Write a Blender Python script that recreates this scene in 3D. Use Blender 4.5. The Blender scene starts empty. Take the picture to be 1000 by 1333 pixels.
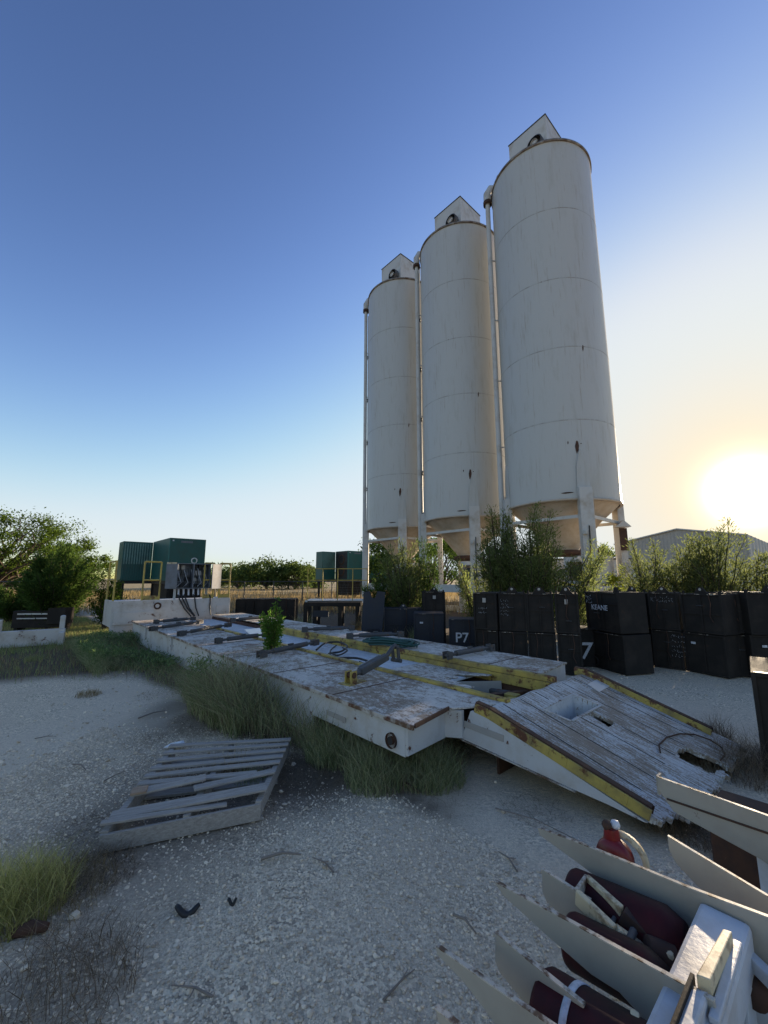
import bpy, math, random
import numpy as np
from mathutils import Vector, Matrix
random.seed(7); rng=np.random.default_rng(11)
scene=bpy.context.scene; COL=scene.collection
R=math.radians
# ---------------------------------------------------------------- camera, light, exposure
FPX,PITCH,HC=530.3,0.161,1.55
cam=bpy.data.cameras.new('camera'); camo=bpy.data.objects.new('camera',cam); COL.objects.link(camo)
camo.location=(0,0,HC); camo.rotation_euler=(math.pi/2+PITCH,0,0)
cam.sensor_fit='VERTICAL'; cam.sensor_height=36; cam.sensor_width=27; cam.lens=FPX/1333*36
cam.clip_start=0.05; cam.clip_end=6000
scene.camera=camo
SUN_AZ,SUN_EL=R(42.4),R(9.0)
sdir=Vector((math.sin(SUN_AZ)*math.cos(SUN_EL),math.cos(SUN_AZ)*math.cos(SUN_EL),math.sin(SUN_EL)))
w=bpy.data.worlds.new('World'); scene.world=w; w.use_nodes=True
nt=w.node_tree; nt.nodes.clear(); N=nt.nodes; L=nt.links
out=N.new('ShaderNodeOutputWorld'); bg=N.new('ShaderNodeBackground'); sky=N.new('ShaderNodeTexSky')
sky.sky_type='NISHITA'; sky.sun_disc=False; sky.sun_elevation=SUN_EL; sky.sun_rotation=SUN_AZ
sky.air_density=1.0; sky.dust_density=0.6; sky.ozone_density=2.2; sky.altitude=150
bg.inputs[1].default_value=0.15
# bright hazy disc of the sun itself and the aureole of the air around it (a function of direction only)
tc=N.new('ShaderNodeTexCoord'); dot=N.new('ShaderNodeVectorMath'); dot.operation='DOT_PRODUCT'; dot.inputs[1].default_value=sdir
L.new(tc.outputs['Generated'],dot.inputs[0])
def mth(op,a,b=None):
    m=N.new('ShaderNodeMath'); m.operation=op
    for i,v in enumerate((a,b)):
        if v is None: continue
        if isinstance(v,(int,float)): m.inputs[i].default_value=v
        else: L.new(v,m.inputs[i])
    return m.outputs[0]
sc_=N.new('ShaderNodeSeparateColor'); cc_=N.new('ShaderNodeCombineColor'); L.new(sky.outputs[0],sc_.inputs[0]); KP=.28
for ch,(tint,mx_) in enumerate(((1.20,.345),(.83,.385),(.79,.41))): # deeper zenith, soft limit at the horizon
    p_=mth('MULTIPLY',mth('POWER',mth('MULTIPLY',sc_.outputs[ch],KP),1.62),tint)
    q_=mth('POWER',mth('ADD',mth('POWER',mth('DIVIDE',p_,mx_),4.0),1.0),-.25)
    L.new(mth('MULTIPLY',mth('MULTIPLY',p_,q_),1/KP),cc_.inputs[ch])
graded=cc_.outputs[0]
cl=mth('MAXIMUM',dot.outputs['Value'],0.0)
g1=mth('ADD',mth('MULTIPLY',mth('POWER',cl,2600.0),60.0),mth('MULTIPLY',mth('POWER',cl,650.0),3.0))
kk=mth('MINIMUM',mth('ADD',mth('MULTIPLY',mth('POWER',cl,48.0),.65),mth('MULTIPLY',mth('POWER',cl,10.0),.13)),1.0)
mxn=N.new('ShaderNodeMix'); mxn.data_type='RGBA'; L.new(kk,mxn.inputs[0]); L.new(graded,mxn.inputs[6]); mxn.inputs[7].default_value=(1.85,1.45,.86,1)
gc=N.new('ShaderNodeVectorMath'); gc.operation='SCALE'; gc.inputs[0].default_value=(1.0,0.86,0.62); L.new(g1,gc.inputs['Scale'])
ad=N.new('ShaderNodeVectorMath'); ad.operation='ADD'; L.new(mxn.outputs[2],ad.inputs[0]); L.new(gc.outputs[0],ad.inputs[1])
L.new(ad.outputs[0],bg.inputs[0]); L.new(bg.outputs[0],out.inputs[0])
sl=bpy.data.lights.new('sun','SUN'); sl.energy=3.2; sl.angle=R(0.6); sl.color=(1.0,0.80,0.56)
so=bpy.data.objects.new('sun',sl); COL.objects.link(so); so.rotation_euler=sdir.to_track_quat('Z','Y').to_euler()
scene.view_settings.view_transform='Standard'; scene.view_settings.look='None'
scene.view_settings.exposure=2.06; scene.view_settings.gamma=1; scene.view_settings.use_curve_mapping=False

# ---------------------------------------------------------------- survey helpers: turn measured sight lines into ground positions
def ray(px,py):
    u=(px-500)/FPX; v=-(py-666.5)/FPX; c,s=math.cos(PITCH),math.sin(PITCH)
    return Vector((u,c-v*s,s+v*c))
def G(px,py,z=0.0):
    d=ray(px,py); t=(z-HC)/d.z; return Vector((d.x*t,d.y*t,z))
def AT(px,py,Y):
    d=ray(px,py); t=Y/d.y; return Vector((d.x*t,Y,HC+d.z*t))
ANG=math.atan2(.665,.747)
U=Vector((-math.sin(ANG),math.cos(ANG),0)); W=Vector((math.cos(ANG),math.sin(ANG),0)); O=Vector((.22,3.14,0))
def D(l,w_,z=0.0): return O+U*l+W*w_+Vector((0,0,z))
def LOC(p): q=p-O; return (q.dot(U),q.dot(W),p.z)
def PLN(px,py,w0):
    d=ray(px,py); o_=Vector((0,0,HC)); t=(w0-(o_-O).dot(W))/d.dot(W); p=o_+d*t; return (p-O).dot(U),p.z
def GD(px,py,z): # deck local (x=w, y=l, z)
    l,w_,_=LOC(G(px,py,z)); return Vector((w_,l,z))

# ---------------------------------------------------------------- materials
def newmat(name):
    m=bpy.data.materials.new(name); m.use_nodes=True; nt=m.node_tree
    b=nt.nodes['Principled BSDF']; return m,nt,nt.nodes,nt.links,b
def coords(n,l,scale=(1,1,1),kind='Object'):
    tc=n.new('ShaderNodeTexCoord'); mp=n.new('ShaderNodeMapping'); mp.inputs['Scale'].default_value=scale
    l.new(tc.outputs[kind],mp.inputs[0]); return mp.outputs[0]
def noise(n,l,vec,scale,detail=6,rough=.6):
    t=n.new('ShaderNodeTexNoise'); t.inputs['Scale'].default_value=scale; t.inputs['Detail'].default_value=detail
    t.inputs['Roughness'].default_value=rough; l.new(vec,t.inputs['Vector']); return t.outputs['Fac']
def ramp(n,l,fac,a,b,ca=(0,0,0,1),cb=(1,1,1,1)):
    r=n.new('ShaderNodeValToRGB'); r.color_ramp.elements[0].position=a; r.color_ramp.elements[1].position=b
    r.color_ramp.elements[0].color=ca; r.color_ramp.elements[1].color=cb; l.new(fac,r.inputs[0]); return r.outputs[0]
def mix(n,l,fac,a,b,mode='MIX'):
    m=n.new('ShaderNodeMix'); m.data_type='RGBA'; m.blend_type=mode
    for s,v in ((m.inputs[0],fac),(m.inputs[6],a),(m.inputs[7],b)):
        if isinstance(v,(int,float)): s.default_value=v
        elif isinstance(v,tuple): s.default_value=v if len(v)==4 else (*v,1)
        else: l.new(v,s)
    return m.outputs[2]
def bump(n,l,b,h,strength=.3,dist=.01):
    bp=n.new('ShaderNodeBump'); bp.inputs['Strength'].default_value=strength; bp.inputs['Distance'].default_value=dist
    l.new(h,bp.inputs['Height']); l.new(bp.outputs[0],b.inputs['Normal'])
def paint(name,base,dirt=(.16,.11,.07),rust=(.10,.035,.015),dscale=2.0,rscale=6.0,dlo=.45,dhi=.75,rlo=.66,rhi=.72,rough=.5,stretch=(1,1,1),metal=0,bs=.15,dirtamt=1.0,spec=None):
    m,nt,n,l,b=newmat(name); v=coords(n,l,stretch)
    d=ramp(n,l,noise(n,l,v,dscale,8,.65),dlo,dhi); c=mix(n,l,d,base,tuple(base[i]*(1-dirtamt)+dirt[i]*dirtamt for i in range(3)))
    v2=coords(n,l,(1,1,1)); r=ramp(n,l,noise(n,l,v2,rscale,10,.7),rlo,rhi); c=mix(n,l,r,c,rust)
    l.new(c,b.inputs['Base Color']); b.inputs['Roughness'].default_value=rough; b.inputs['Metallic'].default_value=metal
    if spec is not None: b.inputs['Specular IOR Level'].default_value=spec
    h=mix(n,l,r,noise(n,l,v2,40,4),(0,0,0)); bump(n,l,b,h,bs,.004); return m
M={}
M['silo']=None
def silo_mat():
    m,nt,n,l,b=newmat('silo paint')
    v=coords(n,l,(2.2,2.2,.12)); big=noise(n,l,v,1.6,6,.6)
    # tan side: more tan toward +W (object x)
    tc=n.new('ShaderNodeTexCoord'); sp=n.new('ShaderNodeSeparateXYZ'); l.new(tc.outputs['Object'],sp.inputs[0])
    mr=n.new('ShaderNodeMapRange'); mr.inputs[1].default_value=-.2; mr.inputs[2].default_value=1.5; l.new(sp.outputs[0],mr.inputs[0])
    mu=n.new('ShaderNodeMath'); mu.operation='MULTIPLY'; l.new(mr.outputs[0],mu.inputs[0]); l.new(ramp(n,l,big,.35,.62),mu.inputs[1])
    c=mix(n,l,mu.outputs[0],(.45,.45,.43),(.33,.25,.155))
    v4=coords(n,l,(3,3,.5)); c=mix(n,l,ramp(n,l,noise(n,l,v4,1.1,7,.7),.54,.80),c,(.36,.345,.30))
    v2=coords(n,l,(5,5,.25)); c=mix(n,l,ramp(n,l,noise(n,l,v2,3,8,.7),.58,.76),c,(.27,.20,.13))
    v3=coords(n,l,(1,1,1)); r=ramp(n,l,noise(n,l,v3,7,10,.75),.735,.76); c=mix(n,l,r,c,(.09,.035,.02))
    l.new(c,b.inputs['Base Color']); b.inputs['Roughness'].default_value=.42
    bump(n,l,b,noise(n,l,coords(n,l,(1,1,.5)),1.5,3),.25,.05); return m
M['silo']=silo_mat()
M['leg']=paint('leg paint',(.50,.495,.475),dirt=(.32,.26,.19),dlo=.5,dhi=.8,rlo=.68,rhi=.73)
M['cone']=paint('cone paint',(.48,.42,.35),dirt=(.34,.26,.17),dlo=.4,dhi=.75,rlo=.67,rhi=.72)
M['white']=paint('worn white paint',(.52,.50,.47),dirt=(.33,.28,.22),dscale=3,dlo=.5,dhi=.75,rlo=.60,rhi=.66)
M['sidewhite']=paint('deck side white',(.50,.50,.49),dirt=(.40,.36,.30),dscale=4,dlo=.48,dhi=.75,rscale=9,rlo=.60,rhi=.64)
M['yellow']=paint('worn yellow paint',(.44,.33,.075),dirt=(.17,.13,.06),dscale=5,dlo=.42,dhi=.68,rlo=.54,rhi=.60,rough=.6)
M['rail']=paint('railing yellow',(.50,.36,.07),dirt=(.2,.15,.06),rlo=.6,rhi=.66)
M['rust']=paint('rusted steel',(.075,.035,.02),dirt=(.03,.02,.018),dscale=9,rust=(.16,.075,.035),rlo=.55,rhi=.7,rough=.85)
M['black']=paint('black steel paint',(.024,.021,.019),dirt=(.045,.037,.031),dscale=3,rust=(.06,.032,.02),rlo=.62,rhi=.72,rough=.75,bs=.3,spec=.15)
M['navy']=paint('navy steel paint',(.010,.014,.026),dirt=(.02,.018,.018),rust=(.05,.03,.02),rlo=.68,rhi=.74,rough=.6)
M['darksteel']=paint('dark strut steel',(.05,.055,.062),dirt=(.09,.075,.06),dscale=14,rust=(.10,.05,.03),rlo=.58,rhi=.66,rough=.6)
M['grey']=paint('cabinet grey',(.13,.15,.18),dirt=(.09,.09,.09),dscale=6,rlo=.68,rhi=.75,rough=.45)
M['green']=paint('teal green paint',(.008,.085,.075),dirt=(.02,.06,.05),rust=(.03,.02,.015),rlo=.72,rhi=.78,rough=.45)
M['palegreen']=paint('pale louvre green',(.13,.24,.21),dirt=(.07,.12,.10),rlo=.7,rhi=.8)
M['beige']=paint('beige plate paint',(.36,.33,.275),dirt=(.27,.235,.19),dscale=3,dlo=.45,dhi=.8,rust=(.09,.05,.03),rscale=10,rlo=.69,rhi=.72,rough=.5,bs=.08)
M['bare_lit_edge']=paint('bare plate and lit edge',(.50,.45,.37),dirt=(.10,.055,.03),dscale=25,dlo=.48,dhi=.6,rlo=.6,rhi=.66)  # bare edges; also paints the sunlit lines on the nearest black box
M['tube']=paint('textured light grey paint',(.55,.57,.60),dirt=(.4,.38,.35),dscale=5,rscale=18,rlo=.70,rhi=.73,rough=.5,bs=.45)
M['cream']=paint('cream painted edge',(.62,.52,.33),dirt=(.3,.22,.13),dscale=20,dlo=.5,dhi=.6,rlo=.62,rhi=.7)
M['red']=paint('dark red paint',(.075,.010,.013),dirt=(.014,.007,.008),dscale=3,dlo=.38,dhi=.62,rust=(.03,.012,.01),rlo=.6,rhi=.7,rough=.6,spec=.2)
M['brightred']=paint('red paint',(.22,.012,.012),dirt=(.06,.012,.01),dscale=9,rlo=.6,rhi=.7,rough=.35)
M['hosegreen']=paint('green hose rubber',(.01,.07,.06),dirt=(.02,.05,.05),rlo=.8,rhi=.9)
M['rubber']=paint('black rubber',(.012,.012,.013),dirt=(.04,.037,.033),rlo=.85,rhi=.95,rough=.6)
M['chalk']=paint('white marker paint',(.60,.62,.66),dirt=(.3,.3,.33),dscale=30,rlo=.85,rhi=.95)
M['metalwall']=paint('warehouse sheet',(.36,.34,.31),dirt=(.30,.27,.24),rlo=.85,rhi=.95,rough=.5)
M['bark']=paint('bark',(.07,.05,.035),dirt=(.03,.022,.016),dscale=9,rlo=.8,rhi=.9,rough=.95)
M['plastic']=paint('white litter',(.62,.63,.65),dirt=(.4,.4,.4),rlo=.85,rhi=.95,rough=.3)
M['deadwood']=paint('dead twig',(.24,.20,.16),dirt=(.14,.11,.085),rlo=.85,rhi=.95,rough=.95)
def wood_mat(name,c1,c2,c3,stretch):
    m,nt,n,l,b=newmat(name); v=coords(n,l,stretch)
    a=noise(n,l,v,6,10,.7); c=mix(n,l,ramp(n,l,a,.35,.65),c1,c2)
    c=mix(n,l,ramp(n,l,noise(n,l,v,18,6,.8),.55,.7),c,c3)
    l.new(c,b.inputs['Base Color']); b.inputs['Roughness'].default_value=.9; bump(n,l,b,a,.6,.006); return m
M['palletwood']=wood_mat('weathered pallet wood',(.26,.23,.20),(.42,.38,.33),(.10,.085,.07),(1,14,14))
M['freshwood']=wood_mat('split wood',(.42,.30,.20),(.30,.2,.13),(.2,.12,.08),(1,14,14))
def deckpaint(name,along,white=(.64,.60,.53),amount=.52,rustamt=.60,brown=(.20,.135,.085),grey=(.33,.28,.215)):
    # white antislip paint flaking off planks / steel: streaks run along local Y
    m,nt,n,l,b=newmat(name); v=coords(n,l,(1,1,1)); vs=coords(n,l,along)
    st=noise(n,l,vs,9,10,.75); big=noise(n,l,v,1.3,5,.6); fine=noise(n,l,v,60,8,.7)
    s=n.new('ShaderNodeMath'); s.operation='ADD'; l.new(st,s.inputs[0]); 
    k=n.new('ShaderNodeMath'); k.operation='MULTIPLY_ADD'; k.inputs[1].default_value=.7; k.inputs[2].default_value=-.35; l.new(big,k.inputs[0]); l.new(k.outputs[0],s.inputs[1])
    k2=n.new('ShaderNodeMath'); k2.operation='MULTIPLY_ADD'; k2.inputs[1].default_value=.5; k2.inputs[2].default_value=-.25; l.new(fine,k2.inputs[0])
    s2=n.new('ShaderNodeMath'); s2.operation='ADD'; l.new(s.outputs[0],s2.inputs[0]); l.new(k2.outputs[0],s2.inputs[1])
    flake=ramp(n,l,s2.outputs[0],amount,amount+.08)
    under=mix(n,l,ramp(n,l,noise(n,l,vs,14,8,.7),.4,.62),grey,brown)
    wv=mix(n,l,ramp(n,l,noise(n,l,vs,5,8,.7),.4,.7),white,tuple(x*.72 for x in white))
    c=mix(n,l,flake,wv,under)
    r=ramp(n,l,noise(n,l,v,2.4,9,.72),rustamt,rustamt+.07); c=mix(n,l,mix(n,l,.75,(0,0,0),r),c,(.19,.09,.05))
    l.new(c,b.inputs['Base Color']); b.inputs['Roughness'].default_value=.78; bump(n,l,b,s2.outputs[0],.5,.008); return m
M['deck']=deckpaint('flaking white deck paint',(2.2,1.2,1),amount=.475,rustamt=.56)
M['channel']=deckpaint('channel paint',(2,1,1),white=(.60,.62,.64),amount=.60,rustamt=.66)
M['ramp']=deckpaint('flaking paint on ramp planks',(9,.55,1),white=(.62,.61,.58),amount=.49,rustamt=.62)
M['edge']=paint('worn deck edge',(.46,.43,.38),dirt=(.12,.065,.035),dscale=7,dlo=.42,dhi=.58,rlo=.56,rhi=.62)
M['seam']=paint('seam shade paint',(.40,.40,.385),dirt=(.18,.14,.10),rlo=.6,rhi=.7)
M['rim']=paint('rusting rim',(.30,.28,.25),dirt=(.10,.07,.05),dscale=3,dlo=.35,dhi=.6,rlo=.58,rhi=.66)
M['earth']=None
def ground_mat():
    m,nt,n,l,b=newmat('caliche gravel and dirt'); tc=n.new('ShaderNodeTexCoord'); v=tc.outputs['Object']
    vo=n.new('ShaderNodeTexVoronoi'); vo.inputs['Scale'].default_value=80; l.new(v,vo.inputs['Vector'])
    vo2=n.new('ShaderNodeTexVoronoi'); vo2.inputs['Scale'].default_value=190; l.new(v,vo2.inputs['Vector'])
    sp=n.new('ShaderNodeSeparateColor'); l.new(vo.outputs['Color'],sp.inputs[0])
    sp2=n.new('ShaderNodeSeparateColor'); l.new(vo2.outputs['Color'],sp2.inputs[0])
    stone=mix(n,l,ramp(n,l,sp.outputs[0],.1,.95),(.32,.26,.19),(.96,.80,.57))
    stone2=mix(n,l,sp2.outputs[1],(.36,.295,.215),(.92,.76,.54))
    c=mix(n,l,ramp(n,l,noise(n,l,v,3,5),.42,.62),stone,stone2)
    big=noise(n,l,v,.55,6,.65); c=mix(n,l,ramp(n,l,big,.48,.66),c,(.60,.48,.34))
    big2=noise(n,l,v,.22,4,.6); c=mix(n,l,ramp(n,l,big2,.40,.62),c,mix(n,l,noise(n,l,v,30,5),(.50,.41,.30),(.84,.70,.53)))
    # zones: earth under the weeds with shade darkened in below the pallet, dry pasture far away
    sx=n.new('ShaderNodeSeparateXYZ'); l.new(v,sx.inputs[0])
    at=n.new('ShaderNodeAttribute'); at.attribute_name='soil_and_shade'
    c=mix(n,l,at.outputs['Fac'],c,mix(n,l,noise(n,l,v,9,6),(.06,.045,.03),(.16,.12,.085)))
    at2=n.new('ShaderNodeAttribute'); at2.attribute_name='pasture'
    c=mix(n,l,at2.outputs['Fac'],c,mix(n,l,noise(n,l,v,.12,8,.7),(.34,.26,.15),(.22,.19,.10)))
    l.new(c,b.inputs['Base Color']); b.inputs['Roughness'].default_value=.95; b.inputs['Specular IOR Level'].default_value=.2
    h=n.new('ShaderNodeMath'); h.operation='ADD'; l.new(vo.outputs['Distance'],h.inputs[0]); l.new(noise(n,l,v,25,8,.75),h.inputs[1])
    bump(n,l,b,h.outputs[0],.55,.012); return m
M['earth']=ground_mat()
def leafmat(name,c1,c2,trans=.45):
    m,nt,n,l,b=newmat(name); n.remove(b); out=n['Material Output']
    gm=n.new('ShaderNodeNewGeometry'); r=n.new('ShaderNodeValToRGB'); r.color_ramp.elements[0].color=(*c1,1); r.color_ramp.elements[1].color=(*c2,1)
    l.new(gm.outputs['Random Per Island'],r.inputs[0])
    d=n.new('ShaderNodeBsdfDiffuse'); t=n.new('ShaderNodeBsdfTranslucent'); mx=n.new('ShaderNodeMixShader'); mx.inputs[0].default_value=trans
    hs=n.new('ShaderNodeHueSaturation'); hs.inputs['Value'].default_value=1.5; hs.inputs['Saturation'].default_value=1.1; l.new(r.outputs[0],hs.inputs['Color'])
    l.new(r.outputs[0],d.inputs[0]); l.new(hs.outputs[0],t.inputs[0]); l.new(d.outputs[0],mx.inputs[1]); l.new(t.outputs[0],mx.inputs[2]); l.new(mx.outputs[0],out.inputs[0]); return m
M['leaf_dark']=leafmat('dark leaves',(.03,.055,.016),(.08,.125,.035))
M['leaf_weed']=leafmat('leafy weed leaves',(.07,.12,.045),(.20,.26,.11),.3)
M['leaf_mesq']=leafmat('mesquite leaves',(.03,.055,.012),(.10,.14,.03))
M['leaf_bright']=leafmat('bright sapling leaves',(.05,.11,.02),(.12,.20,.05))
M['leaf_willow']=leafmat('feathery olive leaves',(.065,.085,.03),(.15,.17,.07),.55)
M['leaf_feather_green']=leafmat('feathery green leaves',(.075,.10,.035),(.19,.22,.085),.55)
M['leaf_yellow']=leafmat('yellow green leaves',(.13,.16,.02),(.28,.30,.05),.5)
M['leaf_far']=leafmat('far leaves',(.035,.06,.02),(.10,.13,.04),.35)
M['grass']=leafmat('green grass blades',(.12,.17,.06),(.34,.36,.16),.35)
M['weed']=leafmat('weed blades',(.13,.17,.07),(.42,.41,.24),.35)
M['dry']=leafmat('dry grass blades',(.16,.12,.065),(.34,.27,.15),.35)
M['drydark']=leafmat('dead brown stems',(.10,.075,.05),(.27,.21,.145),.2)
M['sungrass']=leafmat('sunlit-toned grass',(.20,.21,.07),(.55,.50,.22),.45)  # grass blades with sunlight brightened into their yellow colour
def stonemat():
    m,nt,n,l,b=newmat('limestone gravel'); gm=n.new('ShaderNodeNewGeometry')
    c=ramp(n,l,gm.outputs['Random Per Island'],0,1,(.40,.32,.23,1),(.90,.76,.57,1)); l.new(c,b.inputs['Base Color']); b.inputs['Roughness'].default_value=.95; return m
M['stone']=stonemat()

# ---------------------------------------------------------------- mesh helpers
class MB:
    def __init__(s): s.v=[]; s.f=[]; s.sm=[]
    def add(s,vs,fs,smooth=False):
        o=len(s.v); s.v+= [tuple(v) for v in vs]; s.f+=[tuple(i+o for i in f) for f in fs]; s.sm+=[smooth]*len(fs); return s
    def box(s,c,size,rz=0.0,m=None):
        x,y,z=[k/2 for k in size]; vs=[Vector(p) for p in ((-x,-y,-z),(x,-y,-z),(x,y,-z),(-x,y,-z),(-x,-y,z),(x,-y,z),(x,y,z),(-x,y,z))]
        mt=m if m is not None else Matrix.Rotation(rz,4,'Z'); vs=[mt@v+Vector(c) for v in vs]
        return s.add(vs,[(0,3,2,1),(4,5,6,7),(0,1,5,4),(1,2,6,5),(2,3,7,6),(3,0,4,7)])
    def b2(s,a,b): # box between two corners
        return s.box([(a[i]+b[i])/2 for i in range(3)],[abs(b[i]-a[i]) for i in range(3)])
    def beam(s,a,b,wd,h,up=Vector((0,0,1))):
        a=Vector(a); b=Vector(b); d=(b-a); ln=d.length; d.normalize(); x=d.cross(up); 
        if x.length<1e-4: x=d.cross(Vector((0,1,0)))
        x.normalize(); y=x.cross(d); m=Matrix((x,d,y)).transposed().to_4x4()
        return s.box((a+b)/2,(wd,ln,h),m=m)
    def tube(s,pts,r,n=10,cap=True,smooth=True):
        pts=[Vector(p) for p in pts]; rs=r if isinstance(r,(list,tuple)) else [r]*len(pts); vs=[];fs=[]
        pu=None
        for i,p in enumerate(pts):
            d=(pts[min(i+1,len(pts)-1)]-pts[max(i-1,0)]).normalized()
            if pu is None:
                a=Vector((0,0,1)) if abs(d.z)<.9 else Vector((1,0,0)); x=d.cross(a).normalized()
            else: x=(pu-d*pu.dot(d)).normalized()
            pu=x; y=d.cross(x)
            for k in range(n):
                t=2*math.pi*k/n; vs.append(p+(x*math.cos(t)+y*math.sin(t))*rs[i])
        for i in range(len(pts)-1):
            for k in range(n): fs.append((i*n+k,i*n+(k+1)%n,(i+1)*n+(k+1)%n,(i+1)*n+k))
        s.add(vs,fs,smooth)
        if cap:
            m=len(pts)-1; s.add(vs[:n],[tuple(range(n))[::-1]]); s.add(vs[m*n:],[tuple(range(n))])
        return s
    def lathe(s,prof,n=48,c=(0,0,0),axis='z',smooth=True):
        vs=[];fs=[]
        for r,z in prof:
            for k in range(n):
                t=2*math.pi*k/n; x,y=r*math.cos(t),r*math.sin(t)
                p={'z':(x,y,z),'y':(x,z,y),'x':(z,x,y)}[axis]; vs.append((p[0]+c[0],p[1]+c[1],p[2]+c[2]))
        for i in range(len(prof)-1):
            for k in range(n): fs.append((i*n+k,i*n+(k+1)%n,(i+1)*n+(k+1)%n,(i+1)*n+k))
        return s.add(vs,fs,smooth)
    def prism(s,poly,ext):
        poly=[Vector(p) for p in poly]; n=len(poly); e=Vector(ext); vs=poly+[p+e for p in poly]
        return s.add(vs,[tuple(range(n))[::-1],tuple(range(n,2*n))]+[(i,(i+1)%n,n+(i+1)%n,n+i) for i in range(n)])
    def build(s,name,mat,parent=None,bevel=0,loc=None):
        me=bpy.data.meshes.new(name); me.from_pydata(s.v,[],s.f); me.polygons.foreach_set('use_smooth',s.sm); me.materials.append(M[mat] if isinstance(mat,str) else mat); 
        import bmesh
        b=bmesh.new(); b.from_mesh(me); bmesh.ops.recalc_face_normals(b,faces=b.faces); b.to_mesh(me); b.free()
        o=bpy.data.objects.new(name,me); COL.objects.link(o); o.parent=parent
        if bevel:
            mo=o.modifiers.new('bevel','BEVEL'); mo.width=bevel; mo.segments=2; mo.limit_method='ANGLE'; mo.angle_limit=R(50)
        if loc is not None: o.location=loc
        return o
def npmesh(name,verts,faces,mat,parent=None,smooth=False):
    me=bpy.data.meshes.new(name); k=faces.shape[1]; nf=len(faces)
    me.vertices.add(len(verts)); me.vertices.foreach_set('co',np.asarray(verts,np.float32).ravel())
    me.loops.add(nf*k); me.loops.foreach_set('vertex_index',np.asarray(faces,np.int32).ravel())
    me.polygons.add(nf); me.polygons.foreach_set('loop_start',np.arange(0,nf*k,k,dtype=np.int32)); me.polygons.foreach_set('loop_total',np.full(nf,k,np.int32))
    me.polygons.foreach_set('use_smooth',np.full(nf,smooth))
    me.update(calc_edges=True); me.materials.append(M[mat]); o=bpy.data.objects.new(name,me); COL.objects.link(o); o.parent=parent; return o
def tag(o,label=None,cat=None,group=None,kind=None):
    for k,v in (('label',label),('category',cat),('group',group),('kind',kind)):
        if v: o[k]=v
    return o
def empty(name,loc=(0,0,0),rz=0.0,label=None,cat=None,group=None):
    o=bpy.data.objects.new(name,None); COL.objects.link(o); o.location=loc; o.rotation_euler=(0,0,rz); o.empty_display_size=.2
    return tag(o,label,cat,group)
def copy_tree(o,parent=None):
    c=o.copy(); COL.objects.link(c); c.parent=parent
    for ch in [x for x in COL.objects if x.parent==o]: copy_tree(ch,c)
    return c

# ---------------------------------------------------------------- ground sheet
dl=D(0,0); 
def deck_dist(x,y): # distance outside the deck footprint
    l=(x-O.x)*U.x+(y-O.y)*U.y; ww=(x-O.x)*W.x+(y-O.y)*W.y
    return l,ww
def sgrid(n,near,far):
    t=np.linspace(-1,1,n); return np.sign(t)*(near*np.abs(t)+(far-near)*np.abs(t)**7)
n=420; gx=sgrid(n,22,1500)-1; gy=sgrid(n,22,1500)+5
X,Y=np.meshgrid(gx,gy); 
def fnoise(X,Y,seed=0):
    r=np.random.default_rng(seed); z=0
    for f,a in ((.35,1),(.8,.6),(1.9,.35),(4.3,.2),(9,.1)):
        for k in range(3):
            t=r.uniform(0,6.28); z=z+a*np.sin(f*(X*math.cos(t)+Y*math.sin(t))+r.uniform(0,6.28))
    return z/3
fade=np.clip(1-np.hypot(X,Y-5)/40,0,1)
Z=fnoise(X,Y,1)*.022*fade
def zground(x,y): return fnoise(np.asarray(x,float),np.asarray(y,float),1)*.022*np.clip(1-np.hypot(x,np.asarray(y)-5)/40,0,1)
V=np.stack([X.ravel(),Y.ravel(),Z.ravel()],1); idx=np.arange(n*n).reshape(n,n)
F=np.stack([idx[:-1,:-1].ravel(),idx[:-1,1:].ravel(),idx[1:,1:].ravel(),idx[1:,:-1].ravel()],1)
def weed_mask(x,y): # belt of weeds along the near side of the deck + grass field on the left
    l,ww=deck_dist(x,y); nz=fnoise(x*1.3,y*1.3,5)*.35
    wo=np.interp(l,[0,1.3,1.8,3.0,4.2,5.4,7,10],[-.04,-.18,-.46,-.62,-.46,-.6,-.9,-1.2])
    belt=np.clip((ww-wo+nz*.4)/.18,0,1)*np.clip((.2-ww)/.2,0,1)*np.clip((l+.45)/.3,0,1)
    field=np.clip((y-(6.35+.22*np.clip(x+5.5,-6,3))+nz*.9)/.7,0,1)*np.clip((-.0-ww)/.3,0,1)*(x<1)
    behind=np.clip((ww-2.7)/.3,0,1)*np.clip((l-2.5)/1.0,0,1)
    return np.clip(np.maximum(np.maximum(belt,field),behind),0,1)
soil_and_shade=weed_mask(X,Y)
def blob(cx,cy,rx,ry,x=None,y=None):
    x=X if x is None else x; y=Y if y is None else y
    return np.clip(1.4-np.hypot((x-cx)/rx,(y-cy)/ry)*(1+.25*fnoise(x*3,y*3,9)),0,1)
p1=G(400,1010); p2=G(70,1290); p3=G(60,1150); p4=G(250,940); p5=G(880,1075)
for p,rx,ry,k in ((p1,.55,.6,.9),(p2,.3,.4,.35),(p3,.3,.35,.5),(p4,.6,.7,.5),(p5,.4,.3,.8),(G(560,1030),.35,.3,.35),(G(180,1010),.35,.6,.45),(Vector((-1.3,3.2,0)),.7,.75,.8),(G(300,930),.7,.6,.8),(G(450,1000),.5,.4,.9),(G(230,920),.35,.5,.6),(G(350,1060),.3,.3,.3),(G(100,1000),.25,.5,.3)):  # the pallet blob darkens the ground to paint shade between the slats
    soil_and_shade=np.maximum(soil_and_shade,k*blob(p.x,p.y,rx,ry))
past=np.clip((np.hypot(X,Y)-26)/6,0,1)
gr=npmesh('ground',V,F,'earth',None,True); tag(gr,kind='structure')
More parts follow.
